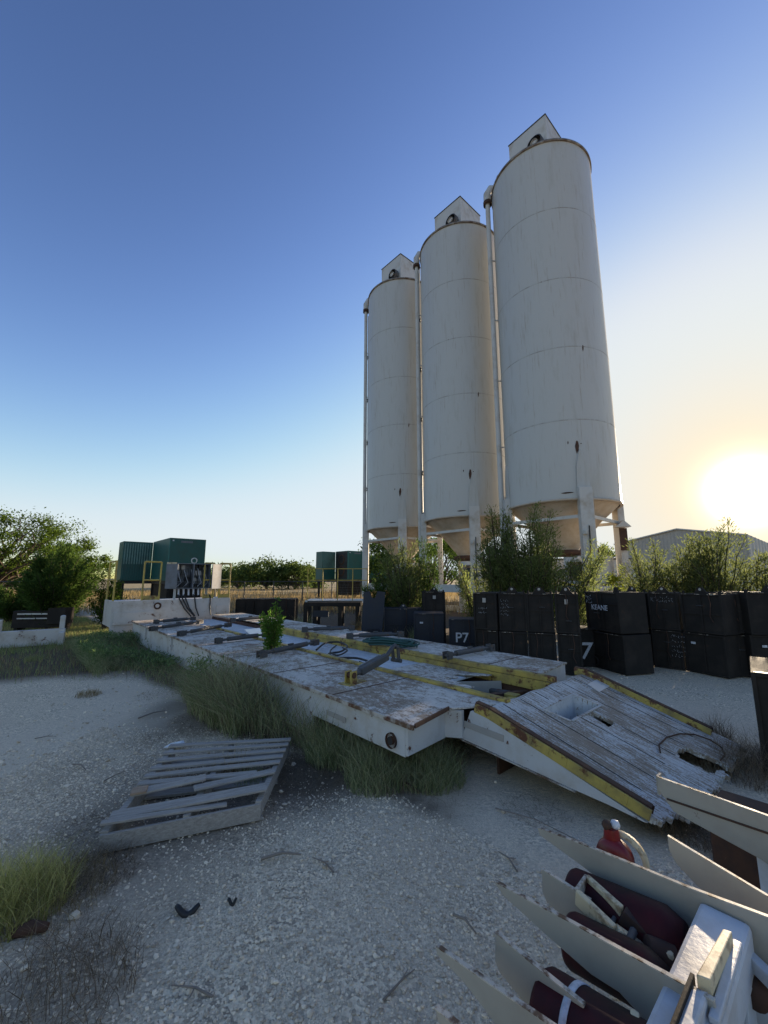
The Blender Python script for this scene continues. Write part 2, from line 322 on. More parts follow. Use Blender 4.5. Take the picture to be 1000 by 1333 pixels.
for nm,arr in (('soil_and_shade',soil_and_shade),('pasture',past)):
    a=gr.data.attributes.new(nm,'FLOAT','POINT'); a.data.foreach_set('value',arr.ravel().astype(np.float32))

# loose stones
phi=(1+5**.5)/2; ICO=np.array([(-1,phi,0),(1,phi,0),(-1,-phi,0),(1,-phi,0),(0,-1,phi),(0,1,phi),(0,-1,-phi),(0,1,-phi),(phi,0,-1),(phi,0,1),(-phi,0,-1),(-phi,0,1)])/np.hypot(1,phi)
ICF=np.array([(0,11,5),(0,5,1),(0,1,7),(0,7,10),(0,10,11),(1,5,9),(5,11,4),(11,10,2),(10,7,6),(7,1,8),(3,9,4),(3,4,2),(3,2,6),(3,6,8),(3,8,9),(4,9,5),(2,4,11),(6,2,10),(8,6,7),(9,8,1)])
def stones(name,xy,size,mat='stone',sink=.25):
    m=len(xy); a=rng.uniform(0,6.28,m); sc=size[:,None]*rng.uniform(.6,1.25,(m,3))*np.array([1,1,.65])
    v=ICO[None]*rng.uniform(.8,1.15,(m,12,1))*sc[:,None,:]; c,s=np.cos(a)[:,None],np.sin(a)[:,None]
    tl=rng.uniform(-.5,.5,(m,1)); vz=v[...,2]+v[...,0]*tl
    x=v[...,0]*c-v[...,1]*s+xy[:,0:1]; y=v[...,0]*s+v[...,1]*c+xy[:,1:2]; z=vz+(zground(xy[:,0],xy[:,1])+size*sink)[:,None]
    vv=np.stack([x,y,z],-1).reshape(-1,3); ff=(ICF[None]+12*np.arange(m)[:,None,None]).reshape(-1,3)
    return npmesh(name,vv,ff,mat)
def scatter(nn,xr,yr,dens):
    x=rng.uniform(*xr,nn); y=rng.uniform(*yr,nn); k=rng.random(nn)<dens(x,y); return x[k],y[k]
SOIL_SHADE_P=((p1,.55,.6,.9),(p2,.3,.4,.45),(p3,.3,.35,.5),(p4,.6,.7,.6),(p5,.4,.3,.8),(G(560,1030),.35,.3,.35),(G(180,1010),.3,.55,.45),(Vector((-1.3,3.2,0)),.62,.7,.75),(G(300,930),.7,.55,.8),(G(455,1000),.5,.35,.9),(G(230,920),.35,.5,.6),(G(100,1000),.25,.5,.3))
def stone_density(x,y):
    k=1.0
    for p,rx,ry,a in SOIL_SHADE_P: k=k*(1-.9*min(a*1.1,1)*blob(p.x,p.y,rx,ry,x,y))
    return k*stone_density0(x,y)
def stone_density0(x,y):
    d=.35+.65*np.clip(fnoise(x*1.1,y*1.1,21)*1.2+.5,0,1)
    near=np.clip(1.5-np.hypot(x,y-1)/6,.05,1); l,ww=deck_dist(x,y); ind=(ww>0)&(ww<2.7)&(l>-1.3)&(l<10)
    return d*near*(~ind)*(1-.75*weed_mask(x,y))
x,y=scatter(150000,(-3.0,2.4),(.7,4.6),stone_density)
sz=rng.lognormal(-5.3,.38,len(x)); st=stones('loose_gravel',np.stack([x,y],1),np.clip(sz,.0025,.011)); tag(st,'loose pale limestone gravel scattered over the yard','gravel',kind='stuff')
x,y=scatter(26000,(-3.4,2.8),(.8,7.0),lambda x,y:stone_density(x,y)*np.clip(fnoise(x*1.7+3,y*1.7,44)*1.8+.25,.06,1))
st=stones('pebbles',np.stack([x,y],1),np.clip(rng.lognormal(-4.95,.35,len(x)),.004,.018)); tag(st,'larger pale pebbles gathered in drifts on the gravel','gravel',kind='stuff')
x,y=scatter(5000,(-6,5),(3,14),lambda x,y:.5*stone_density(x,y)+.1*(1-weed_mask(x,y)))
st=stones('coarse_gravel',np.stack([x,y],1),rng.uniform(.008,.022,len(x))); tag(st,'coarser pale stones thinly strewn farther across the yard','gravel',kind='stuff')
# a few countable white rocks by the left margin
def rock(px,py,s,label,mat='stone'):
    p=G(px,py); o=stones('rock',np.array([[0.,0.]]),np.array([s]),mat,.3); o.location=(p.x,p.y,0); tag(o,label,'rock'); 
    return o
rock(96,1196,.030,'white rock at the foot of the sunlit grass clump')
rock(12,1206,.034,'grey rock at the left edge below the sunlit grass clump')
rock(90,1230,.022,'small flat pale rock right of the rust-brown scrap')
rock(366,1032,.022,'pale rock on bare dirt just right of the pallet')
rock(28,1255,.02,'small white rock beside the dry stems at bottom left')

# ---------------------------------------------------------------- grass builders
def blades(name,x,y,h,wd,mat,lean=.35,z0=None,parent=None,seg=3,loc=None):
    m=len(x); a=rng.uniform(0,6.28,m); la=rng.uniform(0,6.28,m); ln=lean*rng.uniform(.2,1.3,m)
    z0=zground(x,y) if z0 is None else z0
    dx,dy=np.cos(a),np.sin(a); V=[]
    for i in range(seg):
        t=i/seg; bend=(t**2)*ln*h; ww=wd*(1-t*.75)
        cx=x+np.cos(la)*bend; cy=y+np.sin(la)*bend; cz=z0-.01+t*h*(1-.25*ln*t)
        V+= [np.stack([cx-dx*ww/2,cy-dy*ww/2,cz],1),np.stack([cx+dx*ww/2,cy+dy*ww/2,cz],1)]
    bend=ln*h; V.append(np.stack([x+np.cos(la)*bend,y+np.sin(la)*bend,z0+h*(1-.25*ln)],1))
    nv=2*seg+1; V=np.stack(V,1).reshape(-1,3); base=nv*np.arange(m)[:,None]
    F=[]
    for i in range(seg-1): F.append(base+np.array([[2*i,2*i+1,2*i+3]])); F.append(base+np.array([[2*i,2*i+3,2*i+2]]))
    F.append(base+np.array([[2*seg-2,2*seg-1,2*seg]])); F=np.concatenate(F)
    return npmesh(name,V,F,mat,parent)
# belt of tall weeds along the deck
def belt(nn,l0,l1,w0,w1,fac=1.0):
    l=rng.uniform(l0,l1,nn); ww=rng.uniform(w0,w1,nn); x=O.x+U.x*l+W.x*ww; y=O.y+U.y*l+W.y*ww
    dens=weed_mask(x,y)*np.clip(.42+fnoise(l*2.6,ww*2.6,31)*1.7,.03,1)
    k=rng.random(nn)<dens; return l[k],ww[k],x[k],y[k]
def weedh(l,ww): return np.interp(l,[0,.9,1.5,2.5,4,5.3,9.5],[.2,.42,.72,.85,.66,.42,.30])*(1+.45*fnoise(l*1.7,ww*2,3))
l,ww,x,y=belt(60000,.3,9.6,-1.2,-.02)
o=blades('weed_belt',x,y,np.clip(weedh(l,ww)*rng.uniform(.35,1.05,len(x)),.04,.85),.006,'weed',1.0); tag(o,'dense dark green weeds growing along the near side of the steel deck','weeds',kind='stuff')
l,ww,x,y=belt(15000,.5,9.0,-1.0,-.03)
o=blades('dry_weeds',x,y,np.clip(weedh(l,ww)*rng.uniform(.5,1.3,len(x)),.05,.9),.004,'drydark',1.0); tag(o,'brown seed stems mixed into the weeds beside the deck','weeds',kind='stuff')
l,ww,x,y=belt(60000,.5,9.6,-1.2,-.02); hh=weedh(l,ww)*rng.uniform(.15,.95,len(x))
k=(fnoise(x*2.1,y*2.1,55)>-.15); P_=np.stack([x[k],y[k],np.maximum(hh[k],.02)],1); dd_=rng.normal(size=P_.shape)*[1,1,.5]+[0,0,.6]
m_=len(P_); a_=rng.normal(size=P_.shape); dn=dd_/np.linalg.norm(dd_,axis=1,keepdims=True); sn_=np.cross(dn,a_); sn_/=np.linalg.norm(sn_,axis=1,keepdims=True); ln_=rng.uniform(.03,.09,m_)[:,None]; wd_=ln_*.22
o=npmesh('leafy_weeds',np.stack([P_,P_+dn*ln_*.5+sn_*wd_*.5,P_+dn*ln_,P_+dn*ln_*.5-sn_*wd_*.5],1).reshape(-1,3),np.arange(m_)[:,None]*4+np.array([[0,1,2,3]]),'leaf_weed'); tag(o,'leafy dark weeds among the tall blades beside the deck','weeds',kind='stuff')
CG=1
x,y=scatter(190000,(-14,-1),(5.8,16.5),lambda x,y: weed_mask(x,y)*(deck_dist(x,y)[1]<-.05)*np.clip(.5+fnoise(x,y,77)*.9,.12,1))
h=rng.uniform(.04,.15,len(x))*(1+.8*np.clip(fnoise(x*.9,y*.9,13),0,1))
o=blades('grass_field',x,y,h,.009,'grass',.5,seg=2); tag(o,'low green grass between the gravel and the left bushes','grass',kind='stuff')
x,y=scatter(30000,(-14,-1),(5.8,16.5),lambda x,y: weed_mask(x,y)*(deck_dist(x,y)[1]<-.05)*(fnoise(x,y,78)>0))
o=blades('dry_grass_field',x,y,rng.uniform(.05,.2,len(x)),.007,'dry',.6,seg=2); tag(o,'tan dry blades among the low green grass at left','grass',kind='stuff')
# pasture beyond: dry tall grass
x,y=scatter(60000,(-45,14),(18,46),lambda x,y: np.clip(.6+fnoise(x*.4,y*.4,4)*.5,0,1))
o=blades('pasture_grass',x,y,rng.uniform(.2,.6,len(x)),.03,'dry',.4,seg=2); tag(o,'tall straw-coloured grass in the field beyond the fence','grass',kind='stuff')
# sunlit clump bottom left
def clump(name,px,py,nn,r,hr,mat,label,cat='grass clump',wd=.005,lean=.5,z0=None,kind=None):
    p=G(px,py) if z0 is None else G(px,py,z0); a=rng.uniform(0,6.28,nn); rr=r*np.sqrt(rng.random(nn)); x=rr*np.cos(a); y=rr*np.sin(a)
    o=blades(name,x,y,rng.uniform(*hr,nn)*(1.1-.5*rr/r),wd,mat,lean,z0=np.zeros(nn)+(zground(p.x,p.y) if z0 is None else 0)); o.location=(p.x,p.y,0 if z0 is None else z0)
    return tag(o,label,cat,kind=kind)
clump('grass_clump',12,1185,1900,.25,(.06,.34),'sungrass','sunlit yellow-green grass clump at the left edge of the gravel',lean=.8,wd=.004)
clump('grass_clump',55,1175,700,.30,(.05,.22),'dry','straw blades mixed in at the right side of the sunlit clump',wd=.003,lean=1.0)
clump('dry_stem_clump',75,1300,500,.28,(.08,.30),'drydark','tangle of dead brown stems in the bottom left corner',wd=.003,lean=1.5)
clump('dry_stem_clump',120,1140,700,.22,(.05,.2),'drydark','dead stems trailing right of the sunlit grass clump',wd=.003,lean=1.9)
clump('dry_stem_clump',895,1070,1500,.34,(.06,.30),'drydark','dead weeds heaped at the foot of the ramp near the yellow kerb',wd=.003,lean=1.5)
clump('dry_stem_clump',985,1010,1600,.38,(.1,.5),'drydark','pale dead brush right of the rotten ramp end',wd=.003,lean=1.2)
clump('dry_stem_clump',935,965,350,.12,(.1,.4),'drydark','thin dead weed standing at the far corner of the ramp',wd=.003,lean=.6)
clump('grass_tuft',45,860,260,.2,(.05,.18),'grass','small green tuft in the gravel left of the weeds')
clump('grass_tuft',115,905,300,.16,(.04,.13),'dry','small dry tuft on the gravel above the left clump')
clump('corner_grass',556,1012,1700,.30,(.10,.40),'weed','green grass tuft in the notch by the white ramp wall','grass',lean=.8,kind='stuff')
clump('grass_tuft',490,1018,1000,.25,(.10,.40),'weed','tall green tuft right in front of the near deck corner','grass tuft',lean=.7)
clump('grass_tuft',440,985,1500,.28,(.15,.5),'weed','green weeds under the rust-edged near corner of the deck',lean=.9)
clump('dry_stem_clump',520,1012,500,.34,(.1,.42),'drydark','brown stems through the grass at the near deck corner',wd=.003,lean=.9)
clump('dry_stem_clump',400,965,900,.4,(.08,.4),'drydark','dead brown brush between the pallet and the deck',wd=.003,lean=1.3)
clump('grass_tuft',585,985,500,.22,(.05,.24),'drydark','brown stems spreading onto the dirt below the ramp wall',wd=.003,lean=1.2)
clump('brush_litter',405,1015,3600,.5,(.03,.10),'drydark','mat of dead brown litter right of the pallet',cat='litter',wd=.003,lean=2.6,kind='stuff')
for a_,b_,c_,lb_ in ((205,905,.28,'brown litter streak on the gravel beside the grass field'),(190,965,.25,'brown litter left of the pallet'),(110,1080,.22,'brown litter trailing down from the pallet to the left clump'),(90,1250,.25,'grey-brown stem litter below the rust-brown scrap'),(560,1045,.30,'brown litter on bare dirt below the corner tuft'),(700,1060,.25,'thin brown litter beside the ramp foot')): clump('brush_litter',a_,b_,500,c_,(.02,.06),'drydark',lb_,cat='litter',wd=.003,lean=2.6,kind='stuff')
clump('brush_litter',290,935,3000,.55,(.03,.09),'drydark','mat of dead litter behind the pallet',cat='litter',wd=.003,lean=2.6,kind='stuff')

# ---------------------------------------------------------------- trees and bushes
def leafcloud(name,P,dirs,ln,wd,mat,parent):
    m=len(P); d=dirs/np.linalg.norm(dirs,axis=1,keepdims=True); r=rng.normal(size=(m,3)); s=np.cross(d,r); s/=np.linalg.norm(s,axis=1,keepdims=True)+1e-9
    ln=np.asarray(ln)*rng.uniform(.6,1.3,m); wd=wd*rng.uniform(.6,1.3,m)
    a=P; b=P+d*(ln*.5)[:,None]+s*(wd*.5)[:,None]; c=P+d*ln[:,None]; e=P+d*(ln*.5)[:,None]-s*(wd*.5)[:,None]
    V=np.stack([a,b,c,e],1).reshape(-1,3); F=(np.arange(m)[:,None]*4+np.array([[0,1,2,3]]))
    return npmesh(name,V,F,mat,parent)
def branches(mb,base,tips,r0,wob=.08):
    for t in tips:
        t=Vector(t); b=Vector(base); q=[]
        for i in range(6):
            s=i/5; p=b.lerp(t,s); p.z=b.z+(t.z-b.z)*(s**.8); p+=Vector((random.gauss(0,1),random.gauss(0,1),random.gauss(0,.4)))*wob*(0 if i in(0,) else 1)*(t-b).length*.4
            q.append(p)
        mb.tube(q,[r0*(1-.85*i/5) for i in range(6)],5)
def tree(name,loc,hgt,rx,ry,ncl,per,lsz,mat,label,cat='tree',trunk=.16,low=.35,group=None,crad=.22,seed=None):
    root=empty(name,loc,0,label,cat,group); tips=[]; P=[]
    for k in range(ncl):
        while True:
            q=rng.uniform(-1,1,3)
            if .25<np.linalg.norm(q)<1: break
        q=q/np.linalg.norm(q)*np.linalg.norm(q)**.5
        c=np.array([q[0]*rx,q[1]*ry,hgt*(low+(1-low)*(.5+.47*q[2]))])
        c[:2]*=rng.uniform(.8,1.15); tips.append(c); s=crad*min(rx,hgt)*rng.uniform(.5,1.3)
        m=int(per*rng.uniform(.5,1.4)); g=rng.normal(size=(m,3))*np.array([s,s,s*.6]); P.append(c+g)
    P=np.concatenate(P); P[:,2]=np.maximum(P[:,2],.05)
    dirs=rng.normal(size=P.shape)+np.array([0,0,-.2])
    mb=MB(); fork=Vector((random.uniform(-.1,.1)*rx,random.uniform(-.1,.1)*ry,hgt*low*.6)); mb.tube([(0,0,-.05),(fork.x*.4,fork.y*.3,fork.z*.5),fork],[trunk,trunk*.8,trunk*.65],8)
    branches(mb,fork,tips,trunk*.42,.12); mb.build('trunk','bark',root)
    leafcloud('crown',P,dirs,lsz,lsz*.45,mat,root); return root
def feather(name,loc,hgt,spread,nst,per,lsz,mat,label,cat='bush',group=None,lean=(0,0),wdr=.22,up=1.0,bare=.15):
    root=empty(name,loc,0,label,cat,group); mb=MB(); P=[];Dr=[]
    for k in range(nst):
        a=random.uniform(0,6.283); s=random.random()**.6*spread; hh=hgt*random.uniform(.6,1.0)*(1-.35*(s/spread)**2)
        tip=Vector((math.cos(a)*s+lean[0]*hh,math.sin(a)*s+lean[1]*hh,hh)); b=Vector((math.cos(a)*s*.12,math.sin(a)*s*.12,0)); pts=[]
        for i in range(7):
            t=i/6; p=b.lerp(tip,t); rad=(t**1.5); p.x=b.x+(tip.x-b.x)*rad+random.gauss(0,.012)*hgt; p.y=b.y+(tip.y-b.y)*rad+random.gauss(0,.012)*hgt; pts.append(p)
        mb.tube(pts,[.012*hgt*(1-.9*i/6)*.8+.002 for i in range(7)],4)
        m=int(per*random.uniform(.7,1.2)); pa=np.array([tuple(p) for p in pts]); t=rng.uniform(bare,1,m)**.8*6; i0=np.clip(t.astype(int),0,5); f=(t-i0)[:,None]
        pos=pa[i0]*(1-f)+pa[i0+1]*f; dr=pa[i0+1]-pa[i0]; dr/=np.linalg.norm(dr,axis=1,keepdims=True)
        sw=rng.normal(size=(m,3)); off=sw*np.array([1,1,.5])*(.055*hgt*(1.15-t/7))[:,None]
        pos=pos+off; dd=dr*up+sw*.55; P.append(pos); Dr.append(dd)
    P=np.concatenate(P); P[:,2]=np.maximum(P[:,2],.03); Dr=np.concatenate(Dr)
    mb.build('stem','bark',root); leafcloud('foliage',P,Dr,lsz,lsz*wdr,mat,root); return root

# left mesquite tree, near bush, far trees
p=AT(20,760,24); tree('mesquite_tree',(p.x-1.0,p.y,0),5.3,4.3,3.4,70,260,.15,'leaf_mesq','tall spreading mesquite tree at the left edge of the yard',trunk=.22,low=.32,crad=.095)
p=AT(150,760,31); tree('mesquite_tree',(p.x-3.0,p.y,0),4.1,2.2,2,30,330,.17,'leaf_mesq','thin-crowned mesquite seen between the tall tree and the green generator',trunk=.12,crad=.15)
p=G(95,812); feather('bush',(p.x+.7,12.6,0),2.75,1.15,75,480,.10,'leaf_dark','dense dark green bush left of the white skid',lean=(.05,0),wdr=.3)
p=G(60,812); feather('bush',(p.x-1.3,14.6,0),1.6,1.2,40,330,.10,'leaf_dark','lower rounded bush below the mesquite at left',wdr=.3)
p=AT(140,790,12.6); feather('bush',(p.x,p.y,0),1.9,.55,22,260,.08,'leaf_mesq','slim upright bush touching the left end of the white skid',wdr=.3)
for i,(px,yy,h_,r_,lb) in enumerate(((8,52,4,5,'round tree on the far treeline behind the mesquite'),(310,62,4.2,5.5,'left low tree of the far treeline'),(348,60,5.4,5,'tallest airy tree of the far treeline'),(385,58,4.2,4.5,'flat topped tree of the far treeline right of the tallest'),(408,64,4.0,4,'small tree of the far treeline beside the second generator'),(330,75,4.5,6,'paler tree behind the far treeline'),(275,66,3.6,4,'low tree of the far treeline behind the control cabinet'))):
    p=AT(px,755,yy); tree('far_tree',(p.x,p.y,0),h_*.82,r_*.62,3,26,150,.42,'leaf_far',lb,group='trees on the far side of the pasture',trunk=.2,low=.12,crad=.24)
p=AT(575,752,31); tree('far_tree',(p.x,p.y,0),5.0,2.4,2,30,230,.22,'leaf_dark','tree seen between the legs of the middle silo',trunk=.15,low=.25)
p=AT(508,745,34); tree('far_tree',(p.x,p.y,0),5.0,2.2,2,26,230,.25,'leaf_dark','tree seen between the legs of the farthest silo',trunk=.15,low=.25)
p=AT(785,745,33); tree('far_tree',(p.x,p.y,0),4.2,1.2,1.2,14,160,.2,'leaf_dark','small tree beside the white container under the nearest silo',trunk=.1)
# bushes behind the black boxes
B=[('feathery_bush',652,775,10.6,3.79,0.49,30,504,.085,'leaf_feather_green','narrow feathery bush against the left leg of the nearest silo',(-.0,0)),
('feathery_bush',700,775,10.2,3.48,1.02,62,564,.085,'leaf_feather_green','full dark feathery bush between the legs of the nearest silo',(.0,0)),
('feathery_bush',740,785,9.9,2.67,0.66,20,360,.08,'leaf_feather_green','low bush leaning right across the front leg of the nearest silo',(.35,0)),
('feathery_bush',622,785,10.9,2.43,0.48,15,264,.08,'leaf_feather_green','sparse bush leaning left toward the middle silo',(-.25,0)),
('feathery_bush',845,775,9.6,2.67,0.65,24,410,.085,'leaf_willow','left olive bush of the row in front of the warehouse',(0,0)),
('feathery_bush',893,775,9.2,2.79,0.59,24,410,.085,'leaf_willow','second olive bush in front of the warehouse',(.03,0)),
('feathery_bush',930,775,8.9,3.04,0.75,31,464,.085,'leaf_willow','tallest brownish bush in front of the warehouse corner',(.08,0)),
('feathery_bush',985,775,8.7,2.61,0.89,27,410,.085,'leaf_willow','bush spreading right out of the frame before the warehouse',(.22,0)),
('feathery_bush',1075,775,8.6,2.85,0.99,31,410,.09,'leaf_willow','bush beyond the right end of the warehouse bushes',(.1,0)),
('feathery_bush',528,790,11.4,2.83,0.71,38,396,.085,'leaf_feather_green','dark bush in front of the farthest silo',(-.05,0)),
('feathery_bush',553,790,11.9,3.23,0.46,20,360,.085,'leaf_dark','upright bush between the two farther silos',(.05,0)),
('feathery_bush',500,795,11.6,1.94,0.60,30,288,.08,'leaf_dark','low bush left of the farthest silo legs',(-.1,0))]
for nm,px,py,yy,h_,sp,ns,per,ls,mt,lb,ln_ in B:
    p=AT(px,py,yy); feather(nm,(p.x,p.y,0),h_,sp,ns,per,ls,mt,lb,group='feathery bushes behind the black boxes',lean=ln_)
for px,yy,h_,sp,lb in ((712,15.5,1.5,.8,'yellow green shrub behind the front leg of the nearest silo'),(752,16.5,1.6,.8,'yellow green shrub between the right legs of the nearest silo'),(795,13.5,1.65,.8,'bright yellow green shrub left of the warehouse bushes'),(628,17.5,1.4,.7,'yellow green shrub beyond the middle silo')):
    p=AT(px,760,yy); tree('shrub',(p.x,p.y,0),h_,sp,sp,22,150,.09,'leaf_yellow',lb,'shrub',trunk=.03,low=.1,group='yellow green shrubs under the silos')
# sapling growing through the deck
p=D(3.66,.73,.46); feather('sapling',p,.80,.24,20,130,.05,'leaf_bright','bright green sapling growing up through the steel deck','sapling',wdr=.5,up=.3,bare=.05)
# dry tufts behind the deck
for px,py,hh,lb,mt in ((500,822,.62,'tall straw-coloured weed behind the green hose','dry'),(470,815,.45,'shorter straw weed behind the far deck edge','dry'),(550,830,.5,'green weeds behind the deck left of the P7 box','weed'),(395,812,.5,'green weeds under the black beam frame','weed'),(345,800,.4,'green weeds behind the sapling','weed'),(520,826,.5,'mixed dry weeds between the straw weeds and the P7 box','drydark')):
    clump('weed_clump',px,py+8,650,.33,(.15,hh+.15),mt,lb,'weeds',wd=.009,lean=.5)

# ---------------------------------------------------------------- silos
RS,ZB,ZT=1.83,3.96,16.98
SC=[(6.224,14.043),(3.597,17.436),(.97,20.829)]
SL=['white cylindrical silo nearest the camera, rightmost of the three','middle white silo with a tan right side','farthest white silo, leftmost of the three']
def make_silo():
    root=empty('silo',(0,0,0),0,'x','silo','three white silos in a row')
    mb=MB(); mb.lathe([(RS,ZB),(RS,ZT)],96)
    mb.add([(0,0,ZT+.25)]+[((RS)*math.cos(t*math.pi/24),(RS)*math.sin(t*math.pi/24),ZT) for t in range(48)],[(0,1+k,1+(k+1)%48) for k in range(48)])
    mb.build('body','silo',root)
    for z in (6.5,9.0,11.5,14.2):
        MB().lathe([(RS+.001,z-.02),(RS+.005,z-.008),(RS+.005,z+.008),(RS+.001,z+.02)],96).build('weld_seam','seam',root)
    MB().lathe([(RS+.002,ZT-.05),(RS+.045,ZT-.05),(RS+.045,ZT+.03),(RS-.1,ZT+.03)],96).build('top_rim','rim',root)
    MB().lathe([(RS+.002,ZB+.02),(RS+.03,ZB+.02),(RS+.03,ZB-.05),(RS-.06,ZB-.05)],96).build('bottom_rim','cone',root)
    MB().lathe([(RS-.08,ZB-.02),(1.20,3.42),(.50,2.58),(.45,2.5),(.45,2.3)],64).build('hopper','cone',root)
    for sx in (-1,1):
        for sy in (-1,1):
            k=RS/math.sqrt(2); c=Vector((sx*k,sy*k,0)); o_=Vector((sx,sy,0)).normalized(); a=math.atan2(o_.y,o_.x)
            lg=MB(); cc=c+o_*.05
            lg.box((cc.x,cc.y,ZB/2+.18),(.22,.40,ZB+.3),a); ob=lg.build('leg','leg',root,.01)
            # pointed stiffener plate on the shell above the leg
            t=Vector((-o_.y,o_.x,0)); q=c+o_*.045
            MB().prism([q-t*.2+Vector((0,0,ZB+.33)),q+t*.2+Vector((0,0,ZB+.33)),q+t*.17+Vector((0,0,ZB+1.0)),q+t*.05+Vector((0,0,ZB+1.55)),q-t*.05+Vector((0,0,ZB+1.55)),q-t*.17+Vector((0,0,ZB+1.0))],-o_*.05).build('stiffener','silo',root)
            MB().box((cc.x,cc.y,.02),(.5,.6,.04),a).build('foot_plate','leg',root)
    k=RS/math.sqrt(2)
    for a,b in (((-k,-k),(k,-k)),((k,-k),(k,k)),((k,k),(-k,k)),((-k,k),(-k,-k))):
        MB().beam((a[0]*1.05,a[1]*1.05,3.42),(b[0]*1.05,b[1]*1.05,3.42),.07,.10).build('brace','leg',root)
    # square dust filter housing with thin dark roof edge
    h=MB(); h.b2((-.78,-.78,ZT+.0),(.78,.78,19.05)); h.build('filter_housing','leg',root,.008)
    MB().b2((-.80,-.80,19.053),(.80,.80,19.09)).build('housing_roof','darksteel',root)
    f=MB(); f.lathe([(.26,-.12),(.30,-.10),(.30,.10),(.22,.12),(.20,.02),(.0,.02)],28,axis='x',c=(-.98,-.42,17.85)); fo=f.build('fan','darksteel',root)
    MB().lathe([(.13,-.16),(.15,-.06),(.0,-.17)],20,axis='x',c=(-.98,-.42,17.85)).build('fan_grille','leg',fo)
    MB().beam((-.98,-.42,17.6),(-1.0,-.40,17.0),.10,.12).build('fan_bracket','rust',root)
    # vent box at left of the crown, pressure plate
    MB().lathe([(.16,17.0),(.16,17.25),(.0,17.3)],16,c=(-1.35,.9,.0)).build('vent','rust',root)
    # fill pipe, thin aeration pipe (world -X side = local (-.747,.665))
    ex=Vector((-W.x,-U.x,0)); ex=Vector((-math.cos(ANG),math.sin(ANG),0)); ey=Vector((math.sin(ANG),math.cos(ANG),0))
    p=ex*2.0+ey*.35
    MB().tube([p+Vector((0,0,.6)),p+Vector((0,0,16.75))],.09,14).build('fill_pipe','leg',root)
    h=MB(); h.tube([p+Vector((0,0,16.7)),p+Vector((0,0,17.05)),p-ex*.12+Vector((0,0,17.3)),p-ex*.55+Vector((0,0,17.3))],.15,12); hb=h.build('pipe_elbow','leg',root)
    MB().lathe([(.13,16.55),(.17,16.55),(.17,16.7),(.1,16.7)],14,c=(p.x,p.y,0)).build('pipe_collar','rust',root)
    q=ex*1.86+ey*.78
    MB().tube([q+Vector((0,0,.5)),q+Vector((0,0,16.6))],.045,10).build('air_pipe','leg',root)
    for z in (4.4,6.3,8.9,11.4,14.0):
        MB().lathe([(.05,z-.09),(.075,z-.09),(.075,z-.04),(.055,z-.03),(.055,z+.03),(.075,z+.04),(.075,z+.09),(.05,z+.09)],12,c=(q.x,q.y,0)).build('coupling','darksteel',root)
        MB().beam(p+Vector((0,0,z)),p-ex*.32+Vector((0,0,z)),.05,.03).build('pipe_bracket','leg',root)
    # discharge conveyor housing under the hopper with dark roller
    k2=k-.12
    hs=MB(); hs.b2((-.25,-k2+.1,1.35),(k2+.1,-k2+.75,2.28)); hs.build('discharge_housing','leg',root,.01)
    hs=MB(); hs.b2((-k2,-k2+.15,2.05),(-.27,-k2+.7,2.2)); hs.b2((-k2,-k2+.15,1.38),(-.27,-k2+.7,1.46)); hs.b2((-k2,-k2+.6,1.46),(-.27,-k2+.7,2.05)); hs.build('roller_frame','leg',root)
    MB().tube([(-k2+.05,-k2+.35,1.75),(-.3,-k2+.35,1.75)],.2,20).build('roller','rubber',root)
    b=MB(); b.b2((-k,-k-.02,1.0),(k,-k+.14,1.3)); b.build('cross_beam','leg',root,.006)
    b=MB(); b.b2((k-.02,-k,1.0),(k+.12,k,1.3)); b.build('cross_beam','leg',root,.006)
    b=MB(); b.b2((-k-.1,-k,1.0),(-k+.04,k,1.3)); b.build('cross_beam','leg',root,.006)
    b=MB(); b.beam((k-.05,-k+.05,.1),(.45,-k+.05,1.0),.10,.08); b.build('knee_brace','leg',root)
    b=MB(); b.lathe([(.42,2.28),(.62,2.34),(.62,2.45),(.42,2.5)],20); b.build('hopper_flange','rust',root)
    # conduit hanging on the front leg
    MB().tube([(-k-.12,-k-.12,1.2),(-k-.14,-k-.12,2.0),(-k-.12,-k-.13,3.1)],.018,6).build('conduit','rubber',root)
    MB().box((-k-.2,-k-.02,2.9),(.1,.14,.12)).build('junction_box','leg',root)
    # rusted tear patch on the shell
    def onshell(ang,z,r=RS+.004): return Vector((math.cos(ang)*r,math.sin(ang)*r,z))
    for (an,z0,wd_,ht) in ((R(222),5.62,.05,.42),(R(214),5.75,.015,.10),(R(226),5.70,.02,.03),(R(236),8.95,.02,.22),(R(210),4.15,.16,.05)):
        n_=10; poly=[]
        for i in range(n_):
            t=2*math.pi*i/n_; rr=1+.35*math.sin(3.1*i)+.2*math.cos(5.3*i)
            poly.append(onshell(an+wd_*rr*math.cos(t)/RS,z0+ht/2*rr*math.sin(t)))
        o_=Vector((math.cos(an),math.sin(an),0)); MB().prism(poly,o_*.006).build('rust_patch','rust',root)
    return root
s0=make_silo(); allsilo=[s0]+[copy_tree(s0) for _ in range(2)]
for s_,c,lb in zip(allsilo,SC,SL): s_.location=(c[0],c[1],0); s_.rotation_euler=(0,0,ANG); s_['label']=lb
# warning sign panel on the right leg of the nearest silo
p=AT(812,700,13.6)
sg=MB(); sg.box((0,0,0),(.24,.03,.75)); 
t=empty('leg_sign_box',(p.x,p.y,p.z-.05),R(-10),'narrow dark red cabinet fixed beside the right leg of the nearest silo','sign'); sg.build('cabinet','rust',t)
MB().prism([(-.28,-.2,.4),(.2,-.2,.4),(-.02,-.2,.62)],(0,.3,0)).build('hood','leg',t); MB().box((-.02,-.02,-.95),(.26,.02,.36)).build('notice_plate','metalwall',t)

